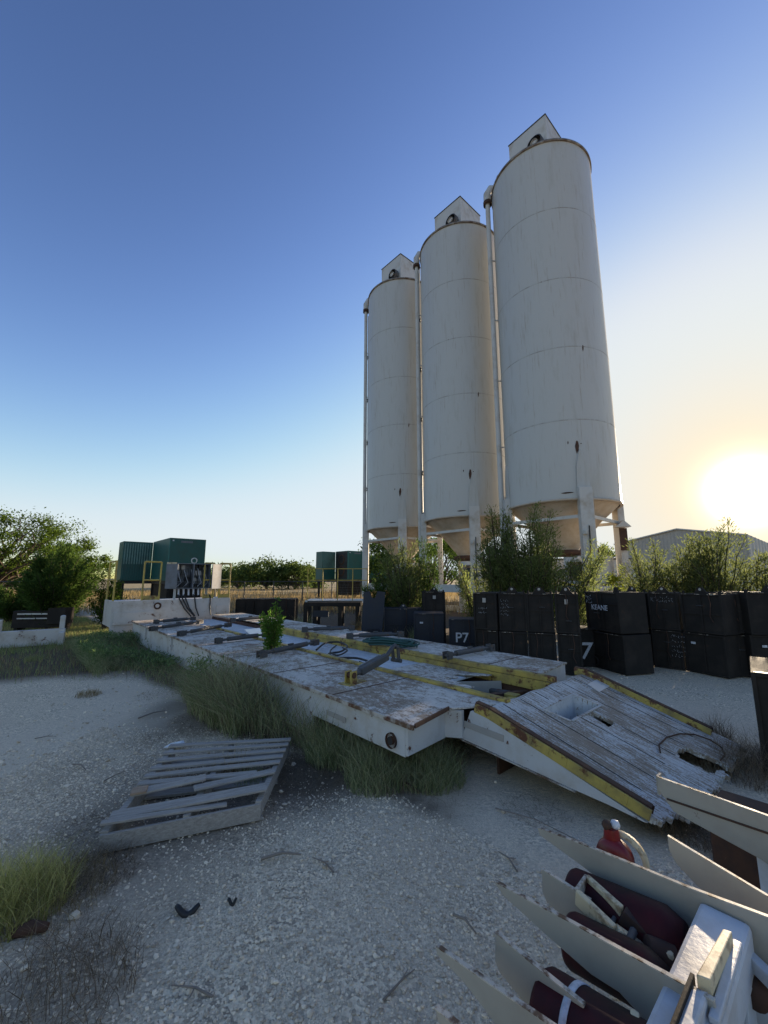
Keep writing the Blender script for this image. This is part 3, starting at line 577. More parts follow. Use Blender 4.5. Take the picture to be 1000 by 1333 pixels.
# ---------------------------------------------------------------- the steel deck with ramp
DZ=.5
deck=empty('steel_ramp_deck',(O.x,O.y,0),ANG,'long low white steel deck with yellow rails and flaking ramp end','ramp deck')
def dpart(name,mb,mat,bev=0): return mb.build(name,mat,deck,bev)
import bmesh
def jagged_plate(name,mat,inside,x0,x1,y0,y1,nx,ny,zf,th=.03,parent=deck):
    vs={};V=[];F=[]
    def vid(i,j):
        if (i,j) not in vs:
            x=x0+(x1-x0)*i/nx; y=y0+(y1-y0)*j/ny; vs[(i,j)]=len(V); V.append((x,y,zf(x,y)))
        return vs[(i,j)]
    for i in range(nx):
        for j in range(ny):
            x=x0+(x1-x0)*(i+.5)/nx; y=y0+(y1-y0)*(j+.5)/ny
            if inside(x,y): F.append((vid(i,j),vid(i+1,j),vid(i+1,j+1),vid(i,j+1)))
    mb=MB(); mb.add(V,F); o=mb.build(name,mat,parent); so_=o.modifiers.new('s','SOLIDIFY'); so_.thickness=th; so_.offset=-1
    # keep normals up
    if o.data.polygons[0].normal.z<0: o.data.flip_normals()
    return o
# left strip, chamfered near corner. x=w  y=l
left_poly=[(0,0,0),(.5,.10,0),(.62,.02,0),(1.0,-.14,0),(1.0,9.75,0),(-.0,9.75,0)]
def inpoly(P,x,y):
    c=False;n_=len(P)
    for i in range(n_):
        a=P[i];b=P[(i+1)%n_]
        if (a[1]>y)!=(b[1]>y) and x<(b[0]-a[0])*(y-a[1])/(b[1]-a[1])+a[0]: c=not c
    return c
dpart('left_deck_plate',MB().prism([(a,b,DZ-.012) for a,b,_ in left_poly],(0,0,.012)),'deck')
for yy in (1.05,2.2,3.4,4.7,6.1,7.6): dpart('plate_seam',MB().b2((.01,yy-.006,DZ+.0005),(.98,yy+.006,DZ+.004)),'rust')
dpart('left_deck_edge',MB().b2((-.02,.0,DZ-.03),(-.001,9.75,DZ+.004)),'edge',.003)
side=MB(); side.b2((.02,.12,.25),(.05,1.4,DZ-.036)); side.b2((.02,1.4,.06),(.05,9.7,DZ-.036)); dpart('left_side_wall',side,'sidewhite')
for yy in (2.4,4.2,6.2,8.2): dpart('side_rib',MB().b2((-.015,yy,.25),(.018,yy+.07,DZ-.04)),'sidewhite')
for yy in (1.6,3.0,5.2,7.4,9.2): dpart('under_support',MB().b2((.25,yy,0),(.95,yy+.15,.47)),'rust')

hl=MB().lathe([(.055,-.012),(.055,.012),(.03,.012),(.03,-.012)],20,axis='x',c=(.008,.26,.33)); dpart('port_hole_ring',hl,'rust')
dpart('port_hole',MB().lathe([(.0,.0),(.03,.0)],20,axis='x',c=(-.003,.26,.33)),'rubber')
dpart('side_label',MB().b2((.013,.85,.31),(.018,1.15,.35)),'metalwall')
# notch: recessed white walls at the near end of the left strip
dpart('notch_wall',MB().prism([(.02,.09,0),(.5,.14,0),(.5,.17,0),(.02,.118,0)],(0,0,DZ-.28)),'sidewhite'); COL.objects['notch_wall'].location.z=.265
dpart('notch_wall',MB().prism([(.50,.14,0),(.58,.03,0),(.61,.03,0),(.53,.17,0)],(0,0,DZ-.29)),'sidewhite'); [setattr(o_,'location',(0,0,.27)) for o_ in COL.objects if o_.name=='notch_wall.001']
dpart('notch_edge',MB().beam((0,-.004,DZ),(.5,.096,DZ),.012,.03),'rust'); 
# channel between the rails
cz=DZ-.07
dpart('channel_floor',MB().b2((1.0,.85,cz-.02),(1.93,9.7,cz)),'channel')
dpart('channel_wall',MB().b2((.985,.0,.1),(.999,9.7,DZ-.013)),'rust')
dpart('channel_wall',MB().b2((1.931,.0,.1),(1.95,9.7,DZ)),'rust')
jagged_plate('torn_cover_plate','deck',lambda x,y: y>.62+.28*math.sin(x*9)+.1*math.sin(x*31)+.35*(x-1.4) ,1.04,1.9,.5,1.7,26,30,lambda x,y:cz+.012+.05*max(0,1-y)*(1+math.sin(x*8)),.008)
# yellow rails
yl=MB(); yl.prism([(.965,-.15,DZ),(1.03,-.15,DZ),(1.03,6.9,DZ),(.965,6.9,DZ)],(0,0,.03)); dpart('left_yellow_rail',yl,'yellow',.006)
yr=MB(); yr.prism([(1.925,-.10,DZ-.0),(1.985,-.10,DZ-.0),(1.965,6.6,DZ-.0),(1.905,6.6,DZ-.0)],(0,0,.058)); dpart('right_yellow_rail',yr,'yellow',.006)
yr2=MB().b2((1.905,-.10,.40),(1.928,6.6,DZ-.001)); dpart('rail_face',yr2,'yellow')
# right strip raised
dpart('right_deck_plate',MB().prism([(1.99,.10,DZ+.03),(2.83,.18,DZ+.03),(2.80,9.75,DZ+.03),(1.975,9.75,DZ+.03)],(0,0,.014)),'deck')
for yy in (.75,1.35,2.3,3.4,4.6,6.0,7.4): dpart('plate_seam',MB().b2((2.01,yy-.006,DZ+.0445),(2.79,yy+.006,DZ+.048)),'rust')
dpart('right_side_wall',MB().b2((2.76,.25,.0),(2.79,9.7,DZ+.029)),'black'); dpart('right_end_wall',MB().b2((2.0,.17,.02),(2.75,.2,DZ+.029)),'white')
dpart('far_end_wall',MB().b2((.06,9.66,.0),(.98,9.69,DZ-.013)),'white')
# pit with pipes and yellow catches
dpart('pit_floor',MB().b2((1.0,-.12,.10),(1.93,.84,.12)),'rust')
dpart('pit_gusset',MB().prism([(1.05,.25,.14),(1.42,.72,.14),(1.42,.72,.42),(1.05,.30,.34)],(.02,-.015,0)),'metalwall')
dpart('pit_gusset',MB().prism([(1.5,.8,.14),(1.9,.5,.14),(1.9,.5,.42),(1.5,.8,.42)],(.0,.02,0)),'metalwall')
yc=MB(); yc.box((1.50,.12,.36),(.13,.10,.05),.6); yc.box((1.62,.20,.37),(.10,.13,.05),.1); yc.box((1.54,.02,.33),(.06,.05,.12),.5); dpart('yellow_catch',yc,'yellow',.004)
dpart('pit_pipe',MB().tube([(1.1,-.05,.3),(1.45,.35,.28),(1.6,.8,.26)],.035,10),'rubber'); dpart('pit_pipe',MB().tube([(1.75,-.05,.3),(1.72,.3,.36),(1.85,.7,.3)],.03,10),'darksteel')
dpart('pit_beam',MB().beam((1.02,.45,.40),(1.9,.2,.36),.06,.04),'rust'); dpart('pit_beam',MB().beam((1.25,-.1,.38),(1.3,.6,.38),.05,.05),'rust')
# sloping ramp planks (z falls toward the near end)
LR0,LR1=-.13,-1.42
def rz(x,y):
    t=min(max((LR0-y)/(LR0-LR1),0),1.1); return DZ-(DZ-.10)*t*1.0+.006*math.sin(x*14)
def GR(a,b,z=.35):
    for _ in range(25): v=GD(a,b,z); z=rz(v.x,v.y)
    return v
def SLP(a,b,A=(.61,-.10),B=(.69,-1.24)): # pixel onto the slanted vertical plane under the left kerb
    d=ray(a,b); o_=Vector((0,0,HC))-O; ow,ol=o_.dot(W),o_.dot(U); dw,dl_=d.dot(W),d.dot(U); k=(B[0]-A[0])/(B[1]-A[1])
    t=(A[0]+k*(ol-A[1])-ow)/(dw-k*dl_); return (ow+dw*t,ol+dl_*t,HC+d.z*t)
H1=[tuple(GR(a,b)[:2]) for a,b in ((708,923),(747,905),(780,918),(743,938))]
H2=[tuple(GR(a,b)[:2]) for a,b in ((764,930),(774,926),(802,942),(793,946))]
front=lambda x: -1.22-.19*min(1,max(0,(x-.66)/.35))+.016*math.sin(x*23)+.012*math.sin(x*57)+.01*math.sin(x*131)
PK=[tuple(GR(a,b)[:2]) for a,b in ((880,978),(893,973),(938,990),(950,1003),(925,1006),(886,988))]
def ramp_in(x,y):
    if inpoly(H1,x,y) or inpoly(H2,x,y): return False
    if y<front(x): return False
    # rotten pocket
    if x<.64-.07*(y+.1)+.0: return False
    if inpoly(PK,x+.008*math.sin(y*60),y+.008*math.sin(x*50)): return False
    return True
jagged_plate('ramp_planks','ramp',ramp_in,.62,2.66,-1.46,-.10,150,104,rz,.035)
for x_ in (.93,1.2,1.47,1.74,2.01,2.28,2.45):
    y0_=-1.12
    mb=MB(); 
    for k in range(8):
        ya=LR0-.01-(1.0)*k/8; yb=LR0-.01-(1.0)*(k+1)/8; mid=(ya+yb)/2
        if inpoly(H1,x_,mid) or inpoly(H2,x_,mid): continue
        mb.beam((x_,ya,rz(x_,ya)+.001),(x_,yb,rz(x_,yb)+.001),.006,.004)
    dpart('plank_gap',mb,'rubber')
dpart('ramp_underside',MB().prism([(.8,-.16,.0),(2.55,-.16,.0),(2.55,-.16,DZ-.06),(.8,-.16,DZ-.06)],(0,.02,0)),'rust')
wq=[SLP(a,b) for a,b in ((601,961),(650,983),(700,1006),(750,1029),(793,1048),(838,1070))]
topw=[(.69,-1.24,.12),(.613,-.14,DZ-.005),(.606,-.04,DZ-.013)]
dpart('ramp_side_wall',MB().prism([(a_,b_,max(c_,.012)) for a_,b_,c_ in wq]+topw,(.03,0,0)),'sidewhite')
for k_ in range(3): dpart('bottom_flange',MB().beam(Vector(wq[k_])+Vector((.0,0,-.004)),Vector(wq[k_+1])+Vector((.0,0,-.004)),.04,.007),'edge')
dpart('ramp_side_wall',MB().prism([(2.57,-.12,.0),(2.57,-.12,DZ-.04),(2.57,-1.38,.06),(2.57,-1.38,.0)],(.02,0,0)),'black')
dpart('side_label',MB().prism([(SLP(a,b)[0]-.006,)+SLP(a,b)[1:] for a,b in ((605,946),(656,966),(656,957),(605,938))],(.005,0,0)),'metalwall')
# box pocket below the larger opening
hx=[Vector((a,b,0)) for a,b in H1]
for i in range(4):
    a=hx[i]; b=hx[(i+1)%4]; c_=sum(hx,Vector())/4; nrm=(b-a).cross(Vector((0,0,1))).normalized(); 
    if nrm.dot((a+b)/2-c_)<0: nrm=-nrm
    dpart('pocket_wall',MB().prism([a+Vector((0,0,.14)),b+Vector((0,0,.14)),b+Vector((0,0,rz(b.x,b.y)-.002)),a+Vector((0,0,rz(a.x,a.y)-.002))],nrm*.012),'channel')
    dpart('pocket_frame',MB().beam(a+nrm*.014+Vector((0,0,rz(a.x,a.y)+.002)),b+nrm*.014+Vector((0,0,rz(b.x,b.y)+.002)),.022,.007),'white')
dpart('pocket_floor',MB().prism([(q.x,q.y,.13) for q in hx],(0,0,.008)),'rust')
dpart('pale_patch',MB().prism([tuple(Vector((q.x,q.y,rz(q.x,q.y)+.004))) for q in [GR(a,b) for a,b in ((765,892),(780,884),(796,893),(780,902))]],(0,0,.006)),'white')  # thin white slab drawing a pale patch on the ramp surface
# yellow kerbs on both ramp sides with split dark rubber on top
def kerb(xa,y0,y1,hw,name,nseg=10,dark=True):
    mb=MB(); dk=MB(); P=[]
    for k in range(nseg+1):
        t=k/nseg; y_=y0+(y1-y0)*t; x_=xa[0]+(xa[1]-xa[0])*t; P.append(Vector((x_,y_,max(rz(x_,y_),.06)+.01)))
    for k in range(nseg):
        mb.beam(P[k]+Vector((-hw,0,.01)),P[k+1]+Vector((-hw,0,.01)),.012,.07)
        dk.beam(P[k]+Vector((0,0,.045)),P[k+1]+Vector((0,0,.045)),.05,.02)
        dk.beam(P[k]+Vector((hw*.8,0,.02)),P[k+1]+Vector((hw*.8,0,.02)),.012,.05)
    dpart(name,mb,'yellow',.003); dpart(name+'_strip',dk,'rust',.003)
kerb((.645,.725),-.08,-1.26,.034,'left_ramp_kerb'); kerb((2.60,2.58),-.02,-1.22,.034,'right_ramp_kerb')
0 and dpart('loose_strip',MB().tube([Vector((.60,-.55,rz(.6,-.55)-.03)),Vector((.585,-.85,.22)),Vector((.60,-1.12,.11)),Vector((.68,-1.28,.05))],.012,6),'yellow')
lp=[GR(a,b)+Vector((0,0,.012)) for a,b in ((860,982),(858,972),(868,962),(885,957),(905,958),(925,965),(940,975),(944,985),(938,992))]
dpart('cable_loop',MB().tube(lp,.006,6),'rust')

# struts (turnbuckle style) lying on the deck, one prototype copied
def make_strut():
    r=empty('ratchet_strut',(0,0,0),0,'x','strut','dark steel struts lying on the deck')
    MB().tube([(-.36,0,.055),(.36,0,.055)],.036,12).build('barrel','darksteel',r)
    MB().tube([(-.52,0,.05),(-.34,0,.055)],.02,8).build('threaded_rod','darksteel',r); MB().tube([(.34,0,.055),(.52,0,.05)],.02,8).build('threaded_rod','darksteel',r)
    for s in (-1,1):
        mb=MB(); mb.box((s*.56,.035,.05),(.13,.014,.09)); mb.box((s*.56,-.035,.05),(.13,.014,.09)); mb.box((s*.50,0,.05),(.02,.07,.08)); mb.tube([(s*.59,-.05,.05),(s*.59,.05,.05)],.018,8); mb.build('clevis','darksteel',r,.003)
    MB().box((0,.0,.10),(.10,.03,.02)).build('lug','darksteel',r); return r
st0=make_strut(); first=True
STR=[(338,857,412,840,'strut crossing the left yellow rail just right of the sapling'),(285,838,345,830,'strut lying left of the sapling'),(585,858,637,848,'strut on the right deck strip near the ramp'),(400,823,455,821,'strut on the right strip behind the sapling'),(455,832,522,829,'strut half under the green hose coil'),(197,822,262,812,'strut nearest the white skid on the left strip'),(232,829,300,816,'long strut left of the far end of the yellow rail'),(302,810,348,806,'strut at the far right end of the deck'),(205,812,250,808,'farthest strut lying against the white skid')]
for a,b,c_,d_,lb in STR:
    o=st0 if first else copy_tree(st0); first=False
    zz=DZ+(.05 if a in (585,400,455,302) else .005); p=G(a,b,zz); q=G(c_,d_,zz); m_=(p+q)/2; o.location=(m_.x,m_.y,zz); o.rotation_euler=(0,0,math.atan2(q.y-p.y,q.x-p.x)); k=(q-p).length/1.2; o.scale=(min(max(k,.8),1.25),1,1); o['label']=lb
# the raised strut with yellow hinge bracket
p=G(455,890,DZ); q=G(514,866,DZ+.05); rt=empty('hinged_strut',p,math.atan2(q.y-p.y,q.x-p.x),'dark steel strut raised on a yellow hinge bracket, nearest the camera','strut'); Lh=(q-p).length
mb=MB(); mb.box((.02,.035,.06),(.10,.012,.12)); mb.box((.02,-.035,.06),(.10,.012,.12)); mb.build('hinge_bracket','yellow',rt,.003)
MB().box((.05,0,.004),(.26,.16,.008)).build('hinge_base','yellow',rt)
MB().tube([(.02,-.05,.08),(.02,.05,.08)],.03,12).build('hinge_pin','rust',rt)
MB().tube([(.02,0,.08),(.16,0,.085)],.028,10).build('eye_rod','darksteel',rt)
MB().beam((.16,0,.085),(Lh*.80,0,.17),.075,.075).build('barrel','darksteel',rt,.012)
MB().beam((.2,.045,.12),(Lh*.7,.045,.18),.016,.03).build('stiffening_bar','grey',rt)
MB().tube([(Lh*.78,0,.165),(Lh*.95,.0,.26),(Lh*1.02,0,.27)],.024,10).build('hook_arm','darksteel',rt)
mb=MB(); mb.beam((Lh*1.0,-.04,.27),(Lh*1.04,-.04,.10),.014,.05); mb.beam((Lh*1.0,.04,.27),(Lh*1.04,.04,.10),.014,.05); mb.tube([(Lh*1.0,-.06,.25),(Lh*1.0,.06,.25)],.018,8); mb.tube([(Lh*1.04,-.07,.10),(Lh*1.04,.07,.10)],.022,8); mb.build('clevis','darksteel',rt,.003)
# hoses
def hosepts(pts,z,nn=40):
    P=[G(a,b,z) for a,b in pts]; out_=[]
    for i in range(len(P)-1):
        p0=P[max(i-1,0)];p1_=P[i];p2_=P[i+1];p3_=P[min(i+2,len(P)-1)]
        for k in range(8):
            t=k/8; out_.append(.5*((2*p1_)+(p2_-p0)*t+(2*p0-5*p1_+4*p2_-p3_)*t*t+(3*p1_-p0-3*p2_+p3_)*t**3))
    out_.append(P[-1]); return out_
c0=G(509,840,DZ+.06); pts=[]
dirx=(G(542,843,DZ+.06)-G(478,838,DZ+.06)).normalized(); diry=Vector((-dirx.y,dirx.x,0))
for k in range(7*24):
    t=k/24*2*math.pi; s=k/(7*24); a_=.40-.06*math.sin(s*9)+.03*math.cos(t*.5); b_=.13+.05*math.sin(s*14)
    pts.append(c0+dirx*(a_*math.cos(t)+.02*math.sin(s*30))+diry*(b_*math.sin(t)-.04*math.cos(2*t))+Vector((0,0,.012+.075*s+.012*math.sin(3*t))))
o=MB().tube(pts,.0125,8).build('hose','hosegreen'); tag(o,'coiled dark green garden hose lying on the right yellow rail','hose')
o=MB().tube(hosepts([(412,846),(424,837),(442,836),(452,841),(444,848),(428,851),(440,856),(466,857),(488,864)],DZ+.02),.014,8).build('hose','rubber'); tag(o,'short black hose looped in the channel left of the raised strut','hose')
o=MB().tube(hosepts([(438,840),(430,848),(440,853),(452,847),(446,843)],DZ+.03),.011,8).build('hose','rubber'); tag(o,'small black hose ring tangled with the looped hose','hose')
o=MB().tube([v+Vector((0,0,-.03)) for v in hosepts([(468,858),(500,870),(540,880),(575,889),(602,898),(625,902)],DZ-.0)],.008,6).build('cable','rubber'); tag(o,'black cable running along the channel from the hose to the pit','cable')
# litter on the deck
o=MB().prism([G(a,b,DZ+.004) for a,b in ((318,820),(338,818),(345,828),(352,834),(330,830))],(0,0,.01)).build('torn_sheet','plastic'); tag(o,'torn white plastic sheet on the far deck beside the sapling','sheet')

# ---------------------------------------------------------------- white skid with control cabinet
sk=empty('white_skid',D(10.0,-.42,0),ANG,'white steel skid with yellow railings at the far end of the deck','skid')
MB().b2((0,0,.35),(2.95,.06,.98)).build('front_wall','white',sk,.004); MB().b2((0,.061,.35),(.05,1.15,.98)).build('end_wall','white',sk); MB().b2((2.9,.061,.35),(2.95,1.15,.98)).build('end_wall','white',sk); MB().b2((.05,.061,.93),(2.9,1.15,.96)).build('floor_plate','white',sk)
MB().b2((.05,-.03,.40),(.95,-.002,.70)).build('patch_panel','white',sk,.003); MB().b2((2.55,-.03,.52),(2.93,-.002,.78)).build('patch_panel','white',sk,.003)
MB().b2((.0,-.01,0),(2.95,.04,.349)).build('skirt','white',sk)
MB().lathe([(.09,-.02),(.09,.0),(.05,.01)],16,axis='y',c=(1.02,-.02,.83)).build('vent_cap','rust',sk)
def railing(x0,x1,yy,name='railing',posts=2,y1=None,panel=True):
    mb=MB(); y1=yy if y1 is None else y1
    for k in range(posts):
        t=k/(posts-1); mb.tube([(x0+(x1-x0)*t,yy+(y1-yy)*t,.98),(x0+(x1-x0)*t,yy+(y1-yy)*t,1.98)],.022,8)
    for z in (1.98,1.5): mb.tube([(x0,yy,z),(x1,y1,z)],.022,8)
    r_=mb.build(name,'rail',sk)
    if panel: MB().beam((x0,yy-.005,1.04),(x1,y1-.005,1.04),.012,.11).build('toe_board','yellow',r_)
railing(.65,1.05,.05); railing(2.18,2.45,.05); railing(2.62,2.92,.05,posts=2); railing(2.92,2.92,.06,y1=1.1,posts=2,panel=False); railing(.03,.03,.1,y1=1.1,posts=2,panel=False)
# cabinet is its own thing standing on the skid
cb=empty('control_cabinet',D(10.02,1.0,.98),ANG,'open grey control cabinet full of switchgear standing on the white skid','cabinet')
cx0,cx1,z0,z1=.0,.92,.28,.98
mb=MB(); mb.b2((cx0,.28,z0),(cx1,.30,z1)); mb.b2((cx0,.0,z0),(cx0+.02,.28,z1)); mb.b2((cx1-.02,.0,z0),(cx1,.28,z1)); mb.b2((cx0,.0,z1-.02),(cx1,.28,z1)); mb.b2((cx0,.0,z0),(cx1,.28,z0+.02)); mb.b2((.44,.0,z0+.02),(.47,.27,z1-.02)); mb.build('housing','grey',cb)
MB().box((-.13,-.09,.62),(.30,.03,.66),-.62).build('door','grey',cb,.004); MB().box((1.06,-.09,.62),(.34,.03,.70),.45).build('door','grey',cb,.004)
MB().prism([(-.25,-.02,.80),(-.0,.0,.80),(-.0,.0,1.0),(-.25,-.02,1.0)],(0,.02,0)).build('warning_plate','cream',cb)
MB().lathe([(.06,-.012),(.085,-.012),(.085,.012),(.06,.012)],18,axis='y',c=(.46,.05,1.06)).build('lifting_ring','leg',cb)
gi=0
for cc in (.04,.50):
    for r_ in range(4):
        for k in range(3):
            if random.random()<.12: continue
            w_=random.uniform(.07,.11); h_=random.uniform(.07,.13); MB().b2((cc+k*.13,.16,z0+.05+r_*.16),(cc+k*.13+w_,.26,z0+.05+r_*.16+h_)).build('switch_module',random.choice(['metalwall','rubber','rubber','darksteel','grey']),cb); gi+=1
for k in range(9):
    x0_=.06+.09*k; MB().tube([(x0_,.14,.85-.03*(k%3)),(x0_+.05,.10,.6),(x0_+.12,.13,.45),(x0_+.02,.14,.34)],.008,5).build('wiring',('chalk','rubber')[k%2],cb)
mb=MB(); mb.b2((.02,.1,-.0),(.06,.2,.279)); mb.b2((.86,.1,0),(.9,.2,.279)); mb.build('stand','leg',cb)
for k in range(5):
    x0_=.12+.13*k; MB().tube([(x0_,.1,.28),(x0_,.07,.1)],.026,8).build('cable_gland','chalk',cb)
for k,(a,b_) in enumerate(((.1,.42),(.18,.5),(.26,.52),(.5,.62),(.93,.94))):
    o=MB().tube([(a,.06,.12),(a+.02,-.04,.02),((a+b_)/2,-.07,-.25),(b_,-.16,-.46)],.019,6).build('cable','rubber',cb)
# ---------------------------------------------------------------- generators
def generator(c,ztop,zb,wA,lA,wB,lB,label,side='green'):
    # c: near lower corner between long left side and front; module B stands behind on the left with louvres
    g=empty('generator',(c.x,c.y,0),ANG,label,'generator','green generator enclosures')
    MB().b2((0,0,zb),(wA,lA,ztop)).build('enclosure','green',g,.012)
    if side!='green':
        MB().b2((-.012,.1,zb+.05),(-.002,lA-.1,ztop-.05)).build('radiator','rubber',g)
        for zz in (zb+(ztop-zb)*.3,zb+(ztop-zb)*.7): MB().lathe([(.30,-.03),(.38,-.03),(.38,0),(.30,0)],24,axis='x',c=(-.014,lA*.5,zz)).build('fan_ring','rust',g)
    MB().b2((-.014,-.014,zb+.01),(.03,.03,ztop-.01)).build('corner_trim','greenlight',g)
    MB().b2((wA*.3,-.012,ztop-.22),(wA*.62,-.002,ztop-.12)).build('label_plate','grey',g)
    MB().b2((.12,-.01,ztop-.16),(.2,-.002,ztop-.1)).build('sticker','chalk',g)
    y0=lA+.02; zt=ztop-.03
    MB().b2((-wB,y0,zb),(0,y0+lB,zt)).build('louvred_enclosure','green',g,.01)
    lv=MB(); n_=11
    for k in range(n_): lv.b2((-wB+.06+k*(wB-.1)/n_,y0-.03,zb+(zt-zb)*.42),(-wB+.06+(k+.5)*(wB-.1)/n_,y0-.002,zt-.10))
    lv.build('louvre','palegreen',g); lv=MB()
    for k in range(n_): lv.b2((-wB+.06+k*(wB-.1)/n_,y0-.03,zb+.05),(-wB+.06+(k+.5)*(wB-.1)/n_,y0-.002,zb+(zt-zb)*.40))
    lv.build('lower_louvre','green',g)
    MB().b2((.05,.05,zb-.16),(wA-.05,lA+lB-.1,zb-.002)).build('chassis','rubber',g); MB().b2((.12,.3,.3),(wA-.12,lA,zb-.162)).build('fuel_tank','black',g,.02)
    MB().b2((-wB+.05,y0+.05,zb-.16),(.04,y0+lB-.1,zb-.002)).build('chassis','rubber',g)
    for xx in (.05,wA-.2):
        for yy in (.06,lA-.2): MB().b2((xx,yy,0),(xx+.12,yy+.12,zb-.161)).build('leg','black',g)
    for yy in (y0+.1,y0+lB-.3): MB().b2((-wB+.1,yy,0),(-wB+.22,yy+.12,zb-.161)).build('leg','black',g)
    return g
M['greenlight']=paint('teal edge paint',(.03,.16,.14),dirt=(.02,.08,.07),rlo=.8,rhi=.9)
p=AT(217,756,20); generator(p,3.52,1.42,1.72,3.3,1.40,1.2,'large green generator behind the open control cabinet')
p=AT(453,751,30); generator(p,3.55,1.45,1.9,1.6,1.15,.9,'second green generator left of the farthest silo','dark')
p=AT(500,751,42); generator(p,3.9,1.5,2.2,3.3,1.6,2.4,'third green generator glimpsed between the legs of the farthest silo')
# yellow railing platform in front of generator 2
rp=empty('railed_platform',AT(400,780,20),0,'low platform with thin yellow railings left of the farthest silo','platform'); rp.location.z=0
a=AT(408,760,20); b=AT(470,760,20); x0_=0; x1_=(b.x-a.x)+.6
mb=MB()
for k in range(5): mb.tube([(x1_*k/4,0,.5),(x1_*k/4,0,2.0)],.025,6)
for z in (2.0,1.45): mb.tube([(0,0,z),(x1_,0,z)],.022,6)
mb.build('railing','rail',rp); MB().b2((-.1,0,.38),(x1_+.2,1.6,.5)).build('platform_floor','white',rp)
for k in range(3): MB().b2((x1_*k/2,.1,0),(x1_*k/2+.12,.22,.379)).build('leg','black',rp)
# ---------------------------------------------------------------- left white cross beam and dark scrap
a=G(83,838); b=G(-30,846); rz_=math.atan2(b.y-a.y,b.x-a.x)
cb2=empty('white_crossbeam',a,rz_,'pitted white steel beam with upright end post lying in the left grass','beam'); Lb=(b-a).length
MB().b2((0,-.08,.0),(Lb,.08,.36)).build('beam','white',cb2,.01); MB().b2((0,-.2,.0),(.10,.3,.30)).build('end_plate','white',cb2,.01)
MB().b2((.02,-.06,.361),(.12,.06,.66)).build('end_post','white',cb2,.01); MB().tube([(.07,-.1,.62),(.07,.1,.62)],.05,10).build('post_pin','leg',cb2)
MB().b2((1.15,-.06,.361),(1.25,.06,.62)).build('end_post','white',cb2,.01)
p=G(38,826); sc=empty('scrap_frame',(p.x,p.y+.3,0),.12,'black steel frame with rollers behind the left white beam','frame')
MB().b2((-.7,-.05,.15),(.65,.35,.62)).build('bin','black',sc,.01); MB().b2((-.55,-.09,.52),(.25,-.052,.56)).build('light_bar','leg',sc); MB().b2((-.55,-.09,.40),(.3,-.052,.43)).build('light_bar','leg',sc); MB().b2((.25,-.12,.25),(.72,.3,.7)).build('block','black',sc,.01)
for s in (-1,1): MB().b2((s*.6-.05,-.02,0),(s*.6+.05,.3,.149)).build('leg','black',sc)

# ---------------------------------------------------------------- black steel boxes
def text_mesh(txt,size,parent,loc,rot,mat='chalk',shear=0):
    cu=bpy.data.curves.new('t','FONT'); cu.body=txt; cu.size=size; cu.extrude=.0015; cu.shear=shear; cu.offset=size*.012
    to=bpy.data.objects.new('t',cu); COL.objects.link(to); dg=bpy.context.evaluated_depsgraph_get(); dg.update(); me=bpy.data.meshes.new_from_object(to.evaluated_get(dg)); bpy.data.objects.remove(to)
    me.materials.clear(); me.materials.append(M[mat]); o=bpy.data.objects.new('painted_marking',me); COL.objects.link(o); o.parent=parent; o.location=loc; o.rotation_euler=rot; return o
def scribble(parent,x,z,w_,h_,lines,y=-.012):
    mb=MB()
    for k in range(lines):
        zz=z-k*h_/max(lines,1)*1.0; xx=x
        while xx<x+w_:
            st_=random.uniform(.012,.03); n_=random.choice((1,2,2))
            for _ in range(n_): 
                a_=Vector((xx+random.uniform(0,st_),y,zz+random.uniform(-.02,.0))); b_=a_+Vector((random.uniform(-.012,.02),0,random.uniform(-.025,.025))); mb.beam(a_,b_,.002,.0035,up=Vector((0,1,0)))
            xx+=st_+random.uniform(.004,.02)
    mb.build('chalk_marks','chalk',parent)
